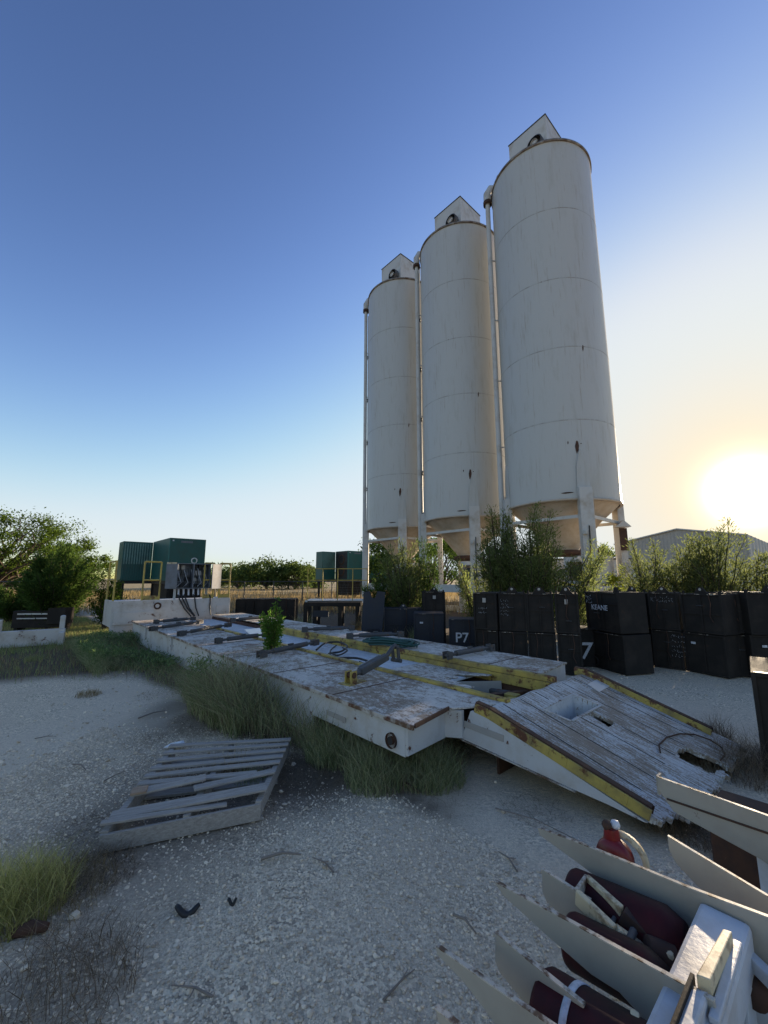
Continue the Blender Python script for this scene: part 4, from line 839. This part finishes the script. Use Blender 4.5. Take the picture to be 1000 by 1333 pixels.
def black_box(p,rz_,wid,dep,h,label,z0=0,lug=True,slot=False,seam=True,tilt=0,marks=None,mat='black',sticker=False,group='black steel boxes stacked in a row'):
    t=empty('steel_box',(p.x,p.y,z0),rz_,label,'steel box',group)
    t.rotation_euler[2]+=random.uniform(-.035,.035); t.location.x+=random.uniform(-.015,.015); t.location.y+=random.uniform(-.03,.03); t.rotation_euler[0]=random.uniform(-.012,.012)
    mb=MB(); mb.b2((0,0.012,0),(wid,dep,h)); bo=mb.build('box',mat,t,.006)
    # front flange frame
    fr=MB(); e=.03
    fr.b2((0,-.01,0),(e,.0115,h)); fr.b2((wid-e,-.01,0),(wid,.0115,h)); fr.b2((e,-.008,0),(wid-e,.0115,e)); fr.b2((e,-.008,h-e),(wid-e,.0115,h)); fr.build('front_frame',mat,t,.003)
    if seam: MB().b2((wid*.48,-.006,e),(wid*.52,.0115,h-e)).build('front_rib',mat,t)
    if lug:
        c=wid*.5; q=[(c-.11,.03,h),(c-.06,.03,h+.07),(c-.025,.03,h+.11),(c+.025,.03,h+.11),(c+.06,.03,h+.07),(c+.11,.03,h)]
        MB().prism(q,(0,.03,0)).build('lifting_lug',mat,t,.004); MB().lathe([(.0,.0),(.022,.0)],14,axis='y',c=(c,.026,h+.07)).build('lug_hole','metalwall',t)
        for xx in (.02,wid-.05): MB().b2((xx,.02,h),(xx+.03,.06,h+.045)).build('corner_stub',mat,t)
    if slot:
        MB().b2((wid*.42,-.014,h-.17),(wid*.56,-.009,h-.09)).build('slot','metalwall',t)
    if sticker: MB().b2((wid*.2,-.014,h*.72),(wid*.2+.07,-.011,h*.72+.035)).build('sticker','chalk',t)
    if marks: scribble(t,*marks)
    if not sticker and random.random()<.75:
        hz=MB(); zz=h*random.uniform(.3,.75); hz.b2((e,-.005,zz),(wid-e,.0115,zz+.02)); hz.build('cross_rib',mat,t)
    if random.random()<.6:
        hx_=random.uniform(.15,wid-.2); hd=MB(); zz=h*random.uniform(.25,.7); hd.tube([(hx_,.01,zz),(hx_,-.03,zz+.005),(hx_+.08,-.03,zz+.005),(hx_+.08,.01,zz)],.006,6); hd.build('handle','darksteel',t)
    if random.random()<.5:
        cx_=random.uniform(.1,wid-.1); cn=MB(); cn.tube([(cx_,-.016,h),(cx_+.02,-.02,h*.75),(cx_-.01,-.018,h*.45),(cx_+.03,-.02,h*.3)],.006,5); cn.build('sling','rust',t)
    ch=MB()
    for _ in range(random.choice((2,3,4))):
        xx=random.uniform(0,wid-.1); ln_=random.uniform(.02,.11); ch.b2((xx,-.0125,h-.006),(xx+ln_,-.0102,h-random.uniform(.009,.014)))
    ch.build('bare_chip','bare_lit_edge',t)
    return t
def lineup(pxs,py0,py1,h1,h2,labels,**kw): pass
# row geometry: front-face line through two ground points
hb=.64
def rowpt(px,py): return G(px,py)
cols=[ # px_left, px_right, base py left, base py right, upper?, opts, labels(lower, upper)
 (652,690,872,874,1,{},('lower black box under the twin-handled box left of the front silo leg','upper black box with chalk marks on its left flange'),{'marks':(.03,.52,.12,.3,5)}),
 (690,727,874,877,1,{},('lower black box with a hooked hose shape on its front','upper black box beside the slotted one, left of the front silo leg'),{'slot':False}),
 (727,760,877,880,1,{},('lower black box left of the box painted 7','upper black box with a pale square slot next to the front silo leg'),{'slot':True}),
 (853,894,868,873,1,{'marks':(.28,.56,.2,.4,5)},('lower black box with chalk writing in the right part of the row','upper black box with chalk scrawl near its lifting lug'),{'marks':(.05,.56,.3,.1,2)}),
 (894,951,873,884,1,{'sticker':True},('lower black box bearing a small white sticker','widest upper black box with a tall lug, right part of the row'),{}),
]
for a,b_,ya,yb,up_,lo,lbs,uo in cols:
    p=G(a,ya); q=G(b_,yb); rz_=math.atan2(q.y-p.y,q.x-p.x); wd_=(q-p).length-.012
    black_box(p,rz_,wd_,.8,hb,lbs[0],lug=False,**lo)
    black_box(p,rz_,wd_,.8,hb,lbs[1],z0=hb+.012,**uo)
# slotted box at the left end of the two high part
p=G(620,868); q=G(652,872); rz_=math.atan2(q.y-p.y,q.x-p.x)
black_box(p,rz_,(q-p).length-.01,.8,hb,'lower black box at the left end of the two-high row',lug=False)
black_box(p,rz_,(q-p).length-.01,.8,hb,'upper black box with a pale window slot at the left end of the two-high row',z0=hb+.012,slot=True,lug=False,marks=(.1,.38,.15,.15,2))
# corner stack: a left facing side 766-814 and a front 814-853
p=G(769,866); q=G(814,879); rz_=math.atan2(q.y-p.y,q.x-p.x); wd_=(q-p).length
cl_=black_box(p,rz_,wd_,.55,hb-.02,'lower box of the protruding corner stack beside the box painted 7',lug=False)
MB().lathe([(.05,-.012),(.085,-.012),(.085,.0),(.05,.0)],24,axis='y',c=(.12,-.002,.10)).build('half_ring','black',cl_)
cu_=black_box(p,rz_,wd_,.55,hb+.03,'upper box of the corner stack painted KEANE in white letters',z0=hb,lug=False,marks=(.03,.60,.14,.16,4))
text_mesh('KEANE',.125,cu_,(.16,-.016,.36),(math.pi/2,0,0))
mb=MB(); mb.prism([(wd_-.12,.02,hb+.03),(wd_-.02,.02,hb+.03),(wd_-.04,.02,hb+.12),(wd_-.09,.02,hb+.12)],(0,.03,0)); mb.build('lifting_lug','black',cu_)
p=G(815,868); q=G(852,866); rz_=math.atan2(q.y-p.y,q.x-p.x)
black_box(p,rz_,(q-p).length,.5,hb,'lower recessed black box right of the corner stack',lug=False,marks=(.1,.6,.2,.05,1))
black_box(p,rz_,(q-p).length,.5,hb,'upper recessed black box right of the corner stack',z0=hb+.012)
p=G(953,880); q=G(978,886); black_box(p,-.25,.33,.6,hb,'lower narrow black box at the right end of the row',lug=False,tilt=0); black_box(p,-.25,.28,.6,hb,'upper narrow black box at the right end of the row',z0=hb+.03,lug=False)
# box painted 7 in the gap
p=G(748,868); q=G(772,869); b7=black_box(p,-.05,.42,.5,.66,'low black box painted with a white 7 in front of the silo leg',lug=False,seam=False); text_mesh('7',.40,b7,(.10,-.014,.14),(math.pi/2,0,0),shear=.15)
# P7 navy box and neighbours on the left
p=AT(585,858,8.6); bp7=black_box(Vector((p.x,p.y,0)),-.12,.62,.6,.72,'navy box painted P7 at the left end of the low row',lug=False,mat='navy'); text_mesh('P7',.27,bp7,(.12,-.014,.27),(math.pi/2,0,0))
p=AT(540,855,9.3); black_box(Vector((p.x,p.y,0)),-.1,.66,.6,.78,'navy box half hidden by weeds left of the P7 box',lug=False,mat='navy',sticker=True)
p=AT(553,850,10.2); black_box(Vector((p.x,p.y,0)),0,.52,.5,1.22,'tall black box with a slot below the middle silo',slot=True,mat='black')
p=AT(500,850,10.4); black_box(Vector((p.x,p.y,0)),.05,.95,.6,.8,'black box behind the straw weeds',lug=True,mat='navy')
p=AT(478,850,10.0); t=empty('notched_plate',(p.x-.1,p.y,0),0.1,'navy steel plate with a V notch leaning at the left end of the boxes','plate'); t.rotation_euler[0]=-.12
MB().prism([(-.05,0,.15),(.45,0,.15),(.55,0,1.22),(.36,0,1.25),(.30,0,1.08),(.22,0,1.08),(.16,0,1.25),(.02,0,1.22)],(0,.05,0)).build('plate','navy',t,.005); MB().box((.25,.2,.2),(.3,.4,.3)).build('foot','navy',t)
# nearer boxes at the right edge
p=G(958,1006); q=G(1060,1030); rz_=math.atan2(q.y-p.y,q.x-p.x)
nb=black_box(Vector((2.97,3.45,0)),-.74,.9,.9,.80,'nearest black box at the right edge with chalk writing below its lit rim',lug=False,seam=False,marks=(.12,.50,.3,.3,4),group='black boxes at the right edge')
MB().b2((.10,-.04,.60),(.9,-.011,.62)).build('lit_ledge','bare_lit_edge',nb)  # pale strip paints the sunlit line along the ledge
MB().b2((.02,-.02,.801),(.88,.01,.808)).build('top_rim','bare_lit_edge',nb)  # pale strip paints the sunlit line along the top edge
p=G(985,884); b10=black_box(p,-.15,.75,.7,.66,'lower black box behind the nearest one at the right edge',lug=False,sticker=True,group='black boxes at the right edge'); black_box(p,-.15,.75,.7,.66,'upper black box behind the nearest one at the right edge',z0=.67,group='black boxes at the right edge')
# unseen boxes added past the right edge to cast shadow over the yard
for k in range(7):
    p=Vector((6.3+.78*k,6.35-.30*k,0)); black_box(p,-.35,.72,.8,.66,'lower unseen black box added right of the row to cast shadow',lug=False,group='black boxes beyond the right edge'); black_box(p,-.35,.72,.8,.66,'upper unseen black box added right of the row to cast shadow',z0=.67,group='black boxes beyond the right edge')
# black beam frame and low black boxes at left of the row
a=AT(395,800,12.4); b=AT(470,800,12.4); tb_=empty('beam_frame',(a.x,12.4,0),0,'black steel beam frame on legs behind the far deck edge','frame'); Lb=b.x-a.x
MB().b2((0,0,.72),(Lb,.12,.84)).build('top_beam','black',tb_,.005); MB().b2((0,.6,.72),(Lb,.72,.84)).build('top_beam','black',tb_,.005)
for xx in (0,.28,Lb*.6,Lb-.16):
    for yy in (0,.6): MB().b2((xx,yy+.01,0),(xx+.12,yy+.11,.719)).build('leg','black',tb_)
MB().b2((.3,-.03,.42),(.75,.0,.6)).build('name_plate','navy',tb_)
for k,(px,wd_,lb) in enumerate(((306,.62,'leftmost low black box behind the far deck end'),(332,.7,'middle low black box behind the far deck end'),(360,.62,'right low black box behind the far deck end'))):
    p=AT(px,800,14.0); black_box(Vector((p.x,p.y,0)),.05,wd_,.6,.86,lb,lug=False,group='low black boxes behind the deck')
# ---------------------------------------------------------------- background structures
# warehouse: gable end toward us, long side running away to the right
HE=6.4
Cn=G(972,695,HE); A_=G(800,708,HE); Dn=G(1012,712,HE)
wh=empty('warehouse',(Cn.x,Cn.y,0),0,'grey sheet metal warehouse behind the bushes at right','warehouse')
ga=A_-Cn; ga.z=0; sd=Dn-Cn; sd.z=0; sd=sd.normalized()*38; mid=ga*.45
th=Vector((0,0,HE)); rid=Vector((0,0,HE+1.35))
MB().add([Vector((0,0,0)),ga,ga+th,mid+rid,th],[(0,1,2,3,4)]).build('gable_wall','metalwall',wh)
gn=ga.normalized(); nn_=Vector((gn.y,-gn.x,0)); nn_= -nn_ if nn_.dot(Cn)>0 else nn_
mb=MB(); Lg=ga.length
for k in range(int(Lg/.45)):
    s=k*.45+.1; f=s/Lg; top=HE+1.35*(f/.45 if f<.45 else (1-f)/.55)-.15; mb.beam(gn*s+nn_*.01,gn*s+nn_*.01+Vector((0,0,top)),.05,.03,up=nn_)
mb.build('wall_rib','metalwall',wh)
MB().prism([Vector((0,0,0))+nn_*.02,ga+nn_*.02,ga+nn_*.02+Vector((0,0,2.3)),nn_*.02+Vector((0,0,2.3))],nn_*.08).build('lower_wall_panel','leg',wh)
MB().add([Vector((0,0,0)),sd,sd+th,th],[(0,1,2,3)]).build('side_wall','metalwall',wh)
mb=MB(); sn=sd.normalized()
for k in range(14): mb.beam(sn*(k*2.8+.2),sn*(k*2.8+.2)+th,.15,.12)
mb.build('side_downpipe','leg',wh)
mb=MB(); ov=-nn_*-.25
mb.add([th+ov,mid+rid+ov,mid+rid+sd,th+sd,ga+th+ov,ga+th+sd],[(0,1,2,3),(1,4,5,2)]); o=mb.build('roof','leg',wh); so_=o.modifiers.new('s','SOLIDIFY'); so_.thickness=.14
# white container
p=AT(622,760,27); ct=empty('shipping_container',(p.x,27,0),-.04,'long white container with dark marks standing behind the silos','container')
MB().b2((0,0,.15),(9.9,2.4,2.75)).build('body','leg',ct,.02); mb=MB()
for k in range(44): mb.b2((.12+k*.222,-.03,.3),(.12+k*.222+.1,-.002,2.6))
mb.build('corrugation','leg',ct); MB().b2((-.02,-.05,2.76),(9.95,2.45,2.82)).build('top_rail','rust',ct)
for x_,z_,w_,h_ in ((4.1,1.7,.5,.3),(5.4,1.9,.7,.25),(6.6,1.5,.35,.4),(7.6,2.0,.5,.2),(1.0,1.1,.5,.5),(8.4,1.5,.4,.3)): MB().b2((x_,-.045,z_),(x_+w_,-.032,z_+h_)).build('dark_mark','darksteel',ct)
p=AT(735,716,30); rf=empty('flat_canopy',(p.x,30,0),0,'flat dark canopy roof on posts beyond the nearest silo','canopy'); MB().b2((0,0,3.45),(2.9,2.5,3.75)).build('roof','rust',rf)
for xx in (.1,2.7): MB().b2((xx,.1,0),(xx+.1,.2,3.449)).build('post','darksteel',rf)
# fence in front of the pasture
def fence(p0,p1,n_,label,h=1.5):
    f=empty('wire_fence',p0,math.atan2(p1.y-p0.y,p1.x-p0.x),label,'fence','wire fences round the yard'); Lf=(p1-p0).length
    for k in range(n_+1): MB().tube([(Lf*k/n_,0,0),(Lf*k/n_,0,h)],.035,6).build('post','darksteel',f)
    mb=MB(); mb.tube([(0,0,h-.02),(Lf,0,h-.02)],.025,5); mb.build('top_rail','darksteel',f); mb=MB()
    for z in np.arange(.15,h-.1,.16): mb.tube([(0,0,z),(Lf,0,z)],.006,3)
    for xx in np.arange(0,Lf,.35): mb.tube([(xx,0,0),(xx+.35,0,h)],.005,3,cap=False); mb.tube([(xx+.35,0,0),(xx,0,h)],.005,3,cap=False)
    mb.build('wire_mesh','darksteel',f)
fence(Vector((-11,27,0)),Vector((-1.5,27,0)),5,'wire fence between the skid and the second generator',1.35)
fence(Vector((-30,19,0)),Vector((-15.5,21,0)),6,'wire fence behind the left bush and mesquite',1.4)
# pale ground slabs beyond the silos: stacked concrete sleepers
p=AT(590,783,19.5); sl_=empty('timber_stack',(p.x-.8,19.6,0),.2,'pale boards lying on the grass beyond the middle silo','boards')
for k in range(4): MB().b2((0,k*.5,.02+.0*k),(2.3-.2*k,k*.5+.25,.10+.06*(k%2))).build('board','cream',sl_)

# ---------------------------------------------------------------- pallet
C0=[Vector((-1.62,2.60,0)),Vector((-.80,2.93,0)),Vector((-.84,3.92,0)),Vector((-1.83,3.78,0))]
pc=sum(C0,Vector())/4
pal=empty('wooden_pallet',(pc.x,pc.y,0),0,'broken grey weathered wooden pallet lying on the gravel','pallet')
def PM(s,t,z): return (C0[0].lerp(C0[1],s)).lerp(C0[3].lerp(C0[2],s),t)-pc+Vector((0,0,z))
for s in (.02,.5,.98):
    MB().beam(PM(s,-.01,.075),PM(s,1.0,.075),.04,.09).build('stringer','palletwood',pal,.003)
for t in (.03,.5,.95): MB().beam(PM(0,t,.016),PM(1,t,.016),.09,.018).build('bottom_board','palletwood',pal,.002)
def slat(s0,t0,s1,t1,w_=.075,z0=.13,z1=.13,mat='palletwood'):
    a=PM(s0,t0,z0); b=PM(s1,t1,z1); ln=(b-a).length; d=(b-a).normalized(); x=d; y=Vector((0,0,1)).cross(x).normalized(); z=x.cross(y); m=Matrix((x,y,z)).transposed().to_4x4()
    mb=MB(); mb.box((0,0,0),(ln,w_,.014)); o=mb.build('slat',mat,pal,.003); o.matrix_local=Matrix.Translation((a+b)/2)@m; return o
for t in (.98,.865,.75,.64,.53): slat(-.01,t+random.uniform(-.006,.006),1.01,t+random.uniform(-.006,.006),.058,.131+random.uniform(0,.004),.131+random.uniform(0,.006))
slat(.0,.42,.86,.38,.06,.14,.135); slat(.02,.29,.5,.33,.085,.15,.17); slat(.02,.285,.12,.29,.09,.162,.164,'freshwood'); slat(.45,.24,1.0,.36,.07,.15,.14)
slat(-.01,.10,1.01,.09,.10,.134,.155); slat(-.02,.02,.75,.03,.045,.15,.12)
MB().beam(PM(0,-.015,.06),PM(1,-.015,.06),.02,.095).build('front_board','palletwood',pal,.002)
clump('grass_tuft',300,1010,160,.18,(.1,.3),'dry','dry seed grass poking up between the pallet slats',wd=.004,lean=.4)
clump('grass_tuft',325,1020,220,.12,(.08,.2),'weed','short green grass growing through the front of the pallet',wd=.004,lean=.4)
# small items on the gravel
def arcpiece(px,py,label,r=.055,a0=3.4,a1=6.0,mat='rust',th=.014):
    p=G(px,py); o=MB().tube([(r*math.cos(a0+(a1-a0)*k/8),r*.8*math.sin(a0+(a1-a0)*k/8)+r*.4,.016+.012*math.sin(k)) for k in range(9)],[th*(.5+.5*math.sin(math.pi*(k+1)/10)) for k in range(9)],8).build('rubber_scrap',mat); o.location=p; tag(o,label,'scrap'); return o
arcpiece(243,1188,'curved black rubber scrap on the gravel below the pallet',mat='rubber')
o=arcpiece(302,1178,'short dark scrap on the gravel right of the curved rubber piece',r=.02,th=.008,mat='rubber')
p=G(35,1222); o=MB().tube([(-.06,0,.02),(0,.01,.035),(.07,.02,.03)],[.02,.028,.016],8).build('rust_scrap','rust'); o.location=p; tag(o,'rust-brown metal scrap at the left below the grass clump','scrap')
p=G(228,975); t=MB().prism([(-.09,-.03,.02),(.02,-.05,.035),(.10,.0,.02),(.05,.05,.05),(-.06,.04,.03)],(0,0,.006)).build('litter','plastic'); t.location=p; tag(t,'crumpled pale plastic litter left behind the pallet','litter')
p=G(283,925); t=MB().prism([(-.12,-.02,.02),(.1,-.03,.03),(.14,.03,.02),(-.1,.03,.03)],(0,0,.006)).build('litter','plastic'); t.location=p; tag(t,'flat pale litter at the edge of the weeds behind the pallet','litter')
for (a,b_,c_,d_,lb,r_) in ((340,1118,392,1112,'dead twig on the gravel right of the pallet',.008),(180,935,215,925,'dark stick lying on the left gravel',.008),(95,995,112,1002,'short stick on the gravel left of the pallet',.006),(455,985,545,1030,'black rusty bar lying in the weeds below the deck corner',.022),(420,950,470,992,'thin rusty bar beside the weeds at the deck corner',.012),(590,1190,620,1215,'twig on the gravel left of the beige plates',.006),(645,1052,760,1098,'long dry stem trailing over dirt below the ramp wall',.004)):
    p=G(a,b_,.02); q=G(c_,d_,.02); m_=(p+q)/2; mb=MB(); dd=q-p; k=dd.length; mb.tube([p-m_,Vector((.02*k,.04*k,.015)),q-m_],[r_,r_*.9,r_*.5],7); o=mb.build('stick' if r_<.01 else 'steel_bar','deadwood' if r_<.01 else 'rust'); o.location=m_; tag(o,lb,'stick' if r_<.01 else 'bar')

for k_,(a_,b_,g_,lb_) in enumerate(((150,1010,1.2,'grey twig on the left gravel beside the pallet'),(60,960,.3,'thin twig on the pale gravel at far left'),(420,1125,2.4,'small grey twig below the right end of the pallet'),(520,1280,.8,'twig at the bottom of the gravel left of the plates'),(250,1290,2.9,'pale twig near the bottom edge of the gravel'),(660,1120,1.9,'dark twig beside the tip of the longest plate'))):
    p=G(a_,b_,.012); mb=MB(); r_=.09; mb.tube([(-r_*math.cos(g_),-r_*math.sin(g_),0),(.01,.0,.012),(r_*math.cos(g_),r_*math.sin(g_)*.8,.004)],[.005,.004,.002],6); mb.tube([(.01,0,.012),(.05*math.sin(g_),.05*math.cos(g_),.02)],[.003,.0015],5); o=mb.build('twig','deadwood'); o.location=p; tag(o,lb_,'twig')
# ---------------------------------------------------------------- rack of beige plates, bottom right
rk=empty('plate_rack',(O.x,O.y,0),ANG,'rack of long beige pointed steel plates on a light grey square tube','rack')
def plate(w0,outline,name='pointed_plate',th=.012,mat='beige'):
    P=[PLN(a,b,w0) for a,b in outline]; P=[(w0,l,max(z,.02)) for l,z in P]
    o=MB().prism(P,(th,0,0)).build(name,mat,rk,.002); return P
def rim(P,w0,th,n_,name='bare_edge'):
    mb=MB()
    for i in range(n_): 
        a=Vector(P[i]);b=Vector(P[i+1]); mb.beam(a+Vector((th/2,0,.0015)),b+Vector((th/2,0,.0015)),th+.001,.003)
    mb.build(name,'bare_lit_edge',rk)
PA=plate(-.44,[(700,1078),(760,1100.5),(830,1129),(890,1154),(1000,1195),(1120,1240),(1120,1345),(1000,1290),(880,1250),(868,1232),(862,1210),(842,1184),(795,1157),(757,1127),(702,1087)]); rim(PA,-.44,.012,5)
PB=plate(-.87,[(643,1148),(690,1174),(740,1200),(810,1239),(885,1280),(930,1305),(950,1420),(850,1400),(831,1333),(829,1317),(806,1292),(770,1269),(714,1220),(655,1166)]); rim(PB,-.87,.012,5)
PC=plate(-1.22,[(568,1233),(600,1256),(640,1284),(712,1333),(800,1395),(800,1500),(690,1400),(635,1320),(602,1277),(568,1242)]); rim(PC,-1.22,.012,4)
Pb=plate(-.655,[(705,1132),(750,1161),(768,1173),(768,1222),(732,1192),(712,1175),(706,1161)],'short_plate'); rim(Pb,-.655,.012,2)
Pc=plate(-1.06,[(645,1215),(697,1259),(760,1310),(760,1380),(700,1330),(675,1296),(650,1266),(644,1250)],'short_plate'); rim(Pc,-1.06,.012,2)
Pa=plate(-.20,[(869,1089),(930,1126),(1000,1168),(1080,1216),(1080,1310),(960,1200),(906,1152),(879,1123),(871,1107)],'short_plate'); rim(Pa,-.20,.012,3)
PD=plate(.36,[(856,1012),(930,1038),(1000,1063),(1100,1099),(1100,1200),(991,1119),(877,1057),(868,1043),(857,1028)],'flanged_plate',.014); rim(PD,.36,.014,3)
a=PD[0]; MB().b2((.375,a[1]-.0,a[2]-.09),(.43,a[1]+.012,a[2])).build('plate_flange','beige',rk)
g0=PLN(868,1040,.355); g1_=PLN(1000,1085,.355); g2_=PLN(1100,1119,.355); MB().beam((.356,g0[0],g0[1]),(.356,g2_[0],g2_[1]),.006,.008).build('plate_groove','rust',rk)
Pe=plate(-1.50,[(566,1314),(590,1334),(640,1372),(600,1380),(570,1330)],'short_plate'); rim(Pe,-1.50,.012,2)
# square tube and brackets
tube=MB(); tube.b2((-1.75,-1.875,.37),(-.445,-1.745,.497)); tube.build('square_tube','tube',rk,.014)
q0,q1=GD(941,1208,.55),GD(906,1268,.55); q2,q3=GD(925,1275,.55),GD(953,1212,.55)
br=MB(); br.prism([(v.x,v.y,.499) for v in (q0,q1,q2,q3)],(0,0,.05)); br.build('bracket_bar','cream',rk,.003)
r0,r1=GD(897,1272,.55),GD(922,1277,.55)
br=MB(); br.prism([(r0.x,r0.y,.38),(r1.x,r1.y,.38),(r1.x-.2,r1.y,.38),(r0.x-.2,r0.y,.38)],(0,0,.15)); br.build('bracket_post','tube',rk,.008)
br=MB(); br.prism([(q1.x+.012,r0.y-.004,.40),(q1.x+.012,r0.y+.006,.40),(q1.x-.25,r0.y+.006,.40),(q1.x-.25,r0.y-.004,.40)],(0,0,.14)); br.build('scuffed_face','black',rk,.002)
r2,r3=GD(872,1285,.47),GD(893,1285,.47); br=MB(); br.prism([(r2.x,r2.y,.36),(r3.x,r3.y,.36),(r3.x-.12,r3.y,.36),(r2.x-.12,r2.y+.015,.36)],(0,0,.085)); br.build('side_lug','tube',rk,.012)
e0,e1=GD(974,1246,.42),GD(1040,1312,.42); MB().beam(e0,e1,.03,.04).build('side_rail','tube',rk,.004)
for k_,(a_,b_) in enumerate(((985,1292),(842,1262),(862,1278),(826,1250))):
    e0=GD(a_,b_,.36); mb=MB(); mb.lathe([(.0,-.03),(.03,-.03),(.034,-.01),(.034,.02),(.02,.035),(0,.035)],14,axis=('x','y')[k_%2],c=tuple(e0)); mb.build('rusty_fitting','rust',rk)
wb=MB()
for k in range(16): wb.box((-.60-.016*k,-1.845,.501),(.012,.012,.008),.5)
wb.build('weld_bead','tube',rk,.003)
MB().b2((-.9,-1.872,.499),(-.58,-1.85,.515)).build('tube_flange','tube',rk,.004)
MB().b2((-1.7,-2.3,.2),(.9,-2.2,.34)).build('lower_tube','tube',rk,.012)
for w_ in (-1.55,-.6,.4): MB().b2((w_,-1.87,0),(w_+.1,-1.77,.369)).build('rack_leg','tube',rk,.008)
MB().b2((-.43,-2.3,.2),(-.32,-1.6,.30)).build('side_rail','tube',rk,.012)
# red cylinders lying between the plates
def redcyl(w0,l0,l1,z,r,label,band=None,tilt=0.0):
    t=empty('red_cylinder',D(l0,w0,z),ANG,label,'cylinder','dark red cylinders held in the plate rack'); t.rotation_euler[0]=tilt
    Lc=l1-l0
    MB().lathe([(0,0),(r*.93,0),(r,-.012),(r,Lc+.05),(r*.72,Lc),(0,Lc)],40,axis='y').build('body','red',t)
    if band is not None: MB().lathe([(r+.0005,band),(r+.003,band),(r+.003,band-.018),(r+.0005,band-.018)],40,axis='y').build('white_band','chalk',t)
    return t
redcyl(-.74,-1.44,-1.72,.36,.075,'dark red cylinder under the cream clamp between the upper two long plates',tilt=-.1); redcyl(-.54,-1.36,-1.72,.36,.085,'dark red cylinder close under the longest plate',tilt=-.1)
redcyl(-1.03,-1.50,-2.1,.36,.10,'dark red cylinder with a white band between the lower two long plates',band=-.085,tilt=-.12)
# worn clamp yoke over the upper cylinder
yk=empty('clamp_yoke',(O.x,O.y,0),ANG,'worn cream U-shaped clamp lying over the upper red cylinder','clamp')
def R3(px,py,z): v=GD(px,py,z); return v
a1=R3(751,1167,.44); a2=R3(764,1148,.44); b1=R3(845,1248,.36); b2=R3(838,1205,.40)
MB().beam(a1,a2,.012,.05).build('crossbar','bare_lit_edge',yk,.003)
MB().beam(a1,R3(800,1215,.42),.02,.05).build('arm','cream',yk,.004); MB().beam(R3(800,1215,.42),b1,.03,.05).build('arm','cream',yk,.004)
MB().beam(a2,R3(810,1190,.43),.02,.05).build('arm','cream',yk,.004); MB().beam(R3(810,1190,.43),R3(862,1240,.38),.035,.05).build('arm','rust',yk,.004)
MB().tube([R3(825,1212,.42),R3(818,1228,.42)],.012,8).build('cross_pin','darksteel',yk); MB().tube([R3(800,1195,.42),R3(792,1210,.42)],.007,8).build('cross_pin','darksteel',yk)
MB().tube([R3(842,1235,.40),R3(875,1250,.38)],[.035,.045],14).build('swivel_ring','rust',yk); MB().box(R3(868,1246,.39),(.05,.05,.06)).build('swivel_block','cream',yk,.01)
# tan blocks beside the lower cylinder
t=empty('spacer_block',D(-1.72,-1.0,.40),ANG+.25,'tan spacer block beside the banded cylinder','block'); MB().box((0,0,0),(.05,.02,.16)).build('block','cream',t,.004)
# red valve with cream rim
p=G(795,1092,.52); p=G(800,1100,.42); rv=empty('red_valve',(p.x,p.y,p.z),ANG,'red valve with cream rim showing above the longest plate','valve')
MB().lathe([(0,-.03),(.066,-.03),(.072,.0),(.066,.03),(0,.03)],32,axis='x',c=(-.03,-.01,-.03)).build('body','brightred',rv)
MB().lathe([(.075,-.010),(.092,-.010),(.092,.014),(.075,.014)],36,axis='x',c=(.012,-.03,-.035)).build('rim','cream',rv)
MB().tube([(-.02,-.0,.02),(-.02,.0,.075)],[.034,.028],14).build('stem','brightred',rv); MB().lathe([(0,-.018),(.014,-.015),(.02,0),(.014,.015),(0,.018)],14,c=(-.006,-.012,.085)).build('ball','chalk',rv); MB().lathe([(0,-.018),(.014,-.015),(.02,0),(.014,.015),(0,.018)],14,c=(-.034,.012,.085)).build('knob','rust',rv)
# dark block behind the short plate, right edge
t=empty('rusty_block',G(985,1135,.0)+Vector((0,.0,0)),ANG,'dark rusty steel block behind the short beige plate at the right edge','block'); MB().box((0,0,.15),(.35,.3,.3)).build('block','rust',t,.01); MB().box((.16,-.19,.2),(.2,.08,.28)).build('end_cap','tube',t,.01)
bpy.context.view_layer.update()
